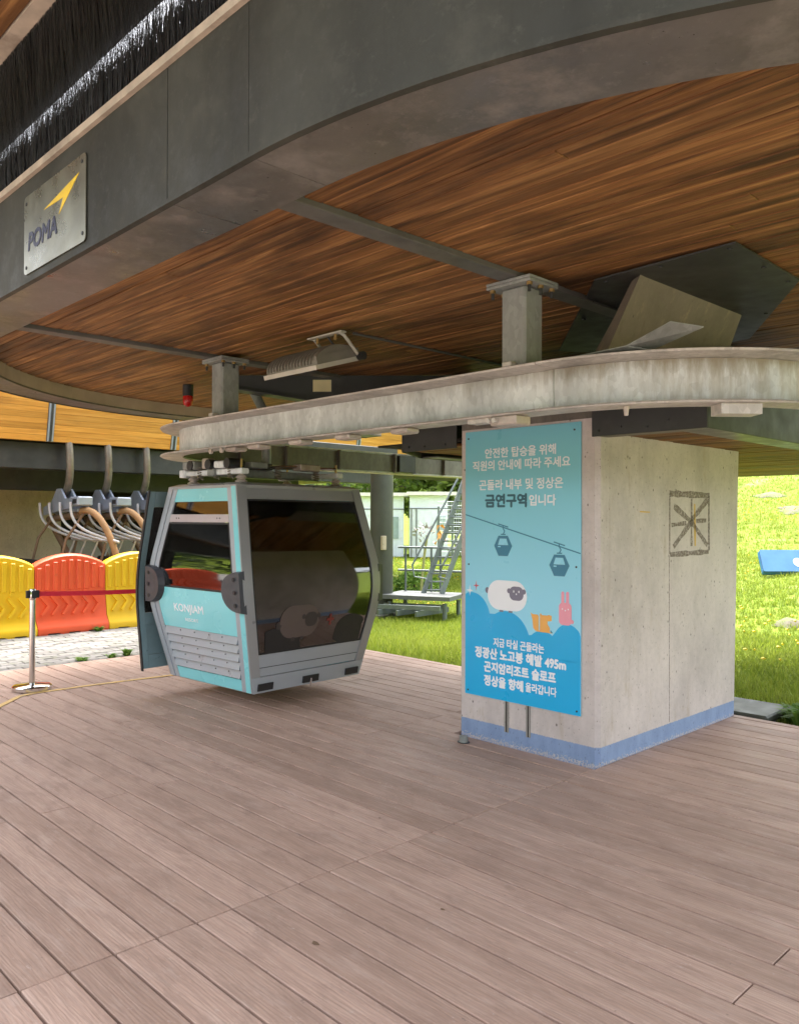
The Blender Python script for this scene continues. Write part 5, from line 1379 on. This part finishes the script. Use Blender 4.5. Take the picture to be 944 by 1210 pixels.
for k, (x, y, h) in enumerate(((-6.20, -.42, .10), (-6.22, -.22, .13), (-6.17, .02, .20), (-6.2, .15, .12), (-6.25, -.75, .08), (-6.19, .35, .14), (-8.45, .42, .12))):
    weed(x, y, -.05, h, 'low green weed sprouting from the paver joints along the deck edge', 22 + int(h * 80), .10, 'weeds between the pavers')
for k, (x, y, h) in enumerate(((.28, 2.55, .24), (.42, 2.35, .28), (.60, 2.75, .30), (.75, 2.40, .26), (.95, 2.65, .3), (.50, 3.05, .26))):
    weed(x, y, float(ground_z(x, y)), h, 'dark green broad leaved weed growing along the deck edge', 60, .2, 'weeds by the stone step')
# tall flowering stalk in front of the containers
p = P3(497, 672, 17.0); zz = float(ground_z(p.x, p.y))
fs_ = thing('flower_stalk', 'tall plant stalk with white and orange blossom in front of white container', 'plant', (p.x, p.y, zz))
MB().tube([(0, 0, 0), (.02, .02, .5), (.06, .05, 1.0), (.10, .09, 1.42)], .028, 8).build('stem', 'plant_stem', fs_, local=True)
for mt, c, n_ in (('flower_white', (.05, .04, 1.52), 40), ('sign_orange', (.30, .26, 1.42), 16)):
    V = []; F = []
    for k in range(n_):
        o_ = Vector(c) + Vector((random.gauss(0, .10), random.gauss(0, .10), random.gauss(0, .09))); i0 = len(V)
        V += [tuple(o_ + Vector((random.uniform(-.08, .08), random.uniform(-.08, .08), random.uniform(-.08, .08)))) for _ in range(3)]; F.append((i0, i0 + 1, i0 + 2))
    me = bpy.data.meshes.new('blossom'); me.from_pydata(V, [], F); obj('blossom', me, mt, fs_, True)
p = P3(489, 668, 18.0); zz = float(ground_z(p.x, p.y))
bush = thing('leafy_bush', 'small leafy green bush growing in front of the white container', 'bush', (p.x, p.y, zz))
def leaf_cloud(c, r, n_, ls, squash=.8):
    V = []; F = []
    c = Vector(c)
    for k in range(n_):
        d = Vector((random.gauss(0, 1), random.gauss(0, 1), random.gauss(0, 1))).normalized(); q = c + Vector((d.x * r, d.y * r, d.z * r * squash)) * random.uniform(.55, 1.05) ** .7
        u = Vector((random.gauss(0, 1), random.gauss(0, 1), random.gauss(0, .7))).normalized(); v = u.cross(Vector((random.gauss(0, 1), random.gauss(0, 1), random.gauss(0, 1)))).normalized(); s = ls * random.uniform(.6, 1.3); i0 = len(V)
        V += [tuple(q - u * s), tuple(q + v * s * .45), tuple(q + u * s), tuple(q - v * s * .45)]; F.append((i0, i0 + 1, i0 + 2, i0 + 3))
    return V, F
def cloud_obj(name, clumps, mat, parent, local=True):
    V = []; F = []
    for c in clumps:
        v, f = leaf_cloud(*c); o_ = len(V); V += v; F += [tuple(i + o_ for i in q) for q in f]
    me = bpy.data.meshes.new(name); me.from_pydata(V, [], F); return obj(name, me, mat, parent, local)
cloud_obj('foliage', [((0, 0, .25), .40, 500, .07, .8), ((.35, .2, .18), .28, 250, .06, .8), ((-.4, -.3, .18), .3, 250, .06, .8)], 'weed_leaf', bush)
MB().tube([(0, 0, -.02), (.02, 0, .3)], [.03, .015], 6).build('stem', 'bark', bush, local=True)
def tree(x, y, h, r, label, mat='tree_leaf', n_=420, ls=.17, group=None):
    z = float(ground_z(x, y)); t = thing('broadleaf_tree', label, 'tree', (x, y, z), random.uniform(0, 6), group)
    tr = MB(); tr.tube([(0, 0, -.2), (.05, .02, h * .3), (-.04, .05, h * .62), (0, 0, h * .9)], [h * .03, h * .024, h * .014, h * .005], 9)
    limbs = []
    for k in range(7):
        a = random.uniform(0, 2 * PI); z0 = h * random.uniform(.28, .6); q = (math.cos(a) * r * .7, math.sin(a) * r * .7, z0 + h * random.uniform(.1, .25)); limbs.append(q)
        tr.tube([(0, 0, z0), (q[0] * .5, q[1] * .5, z0 + (q[2] - z0) * .6), q], [h * .012, h * .008, h * .003], 6)
    tr.build('trunk', 'bark', t, local=True)
    cl = [((q[0], q[1], q[2]), r * random.uniform(.38, .55), n_, ls, .75) for q in limbs]
    for k in range(6):
        a = random.uniform(0, 2 * PI); rr_ = r * random.uniform(.1, .8); cl.append(((math.cos(a) * rr_, math.sin(a) * rr_, h * random.uniform(.4, .95)), r * random.uniform(.3, .5), n_, ls, .75))
    cloud_obj('crown', cl, mat, t); return t
for px_, d, h, r, lab in ((452, 44, 6.5, 3.2, 'green tree rising behind the container beside the green column'), (508, 42, 5.4, 2.8, 'green tree behind the gap between the two containers'), (552, 40, 6.0, 3.0, 'green tree behind the steep ladder'),
                      (602, 38, 6.5, 3.2, 'green tree on the meadow edge behind the concrete pillar')):
    p = P3(px_, 640, d); tree(p.x, p.y, h, r, lab)
for px_, d, h, r, lab in ((540, 36, 3.0, 2.0, 'low spreading green tree right behind the wire fence'),):
    p = P3(px_, 640, d); tree(p.x, p.y, h, r, lab, ls=.13)
# wooded ridge all round, seen in the cabin glass and beyond the stations
Vc = []
for k in range(420):
    a = random.uniform(0, 2 * PI); d = random.uniform(34, 150); x, y = -2 + d * math.cos(a), -2 + d * math.sin(a)
    if y > 5 and x > -45: 
        if y < 70: continue
    z = float(ground_z(x, y)); Vc.append(((x, y, z + random.uniform(1, 4)), min(.09 * d + 1, random.uniform(4, 7.5)), 190, .2 + d * .009, .8))
o = cloud_obj('wooded_hills', Vc, 'forest_leaf', None); tag(o, 'distant wooded hills reflected in the cabin glass and closing the view', 'woodland', kind='stuff')
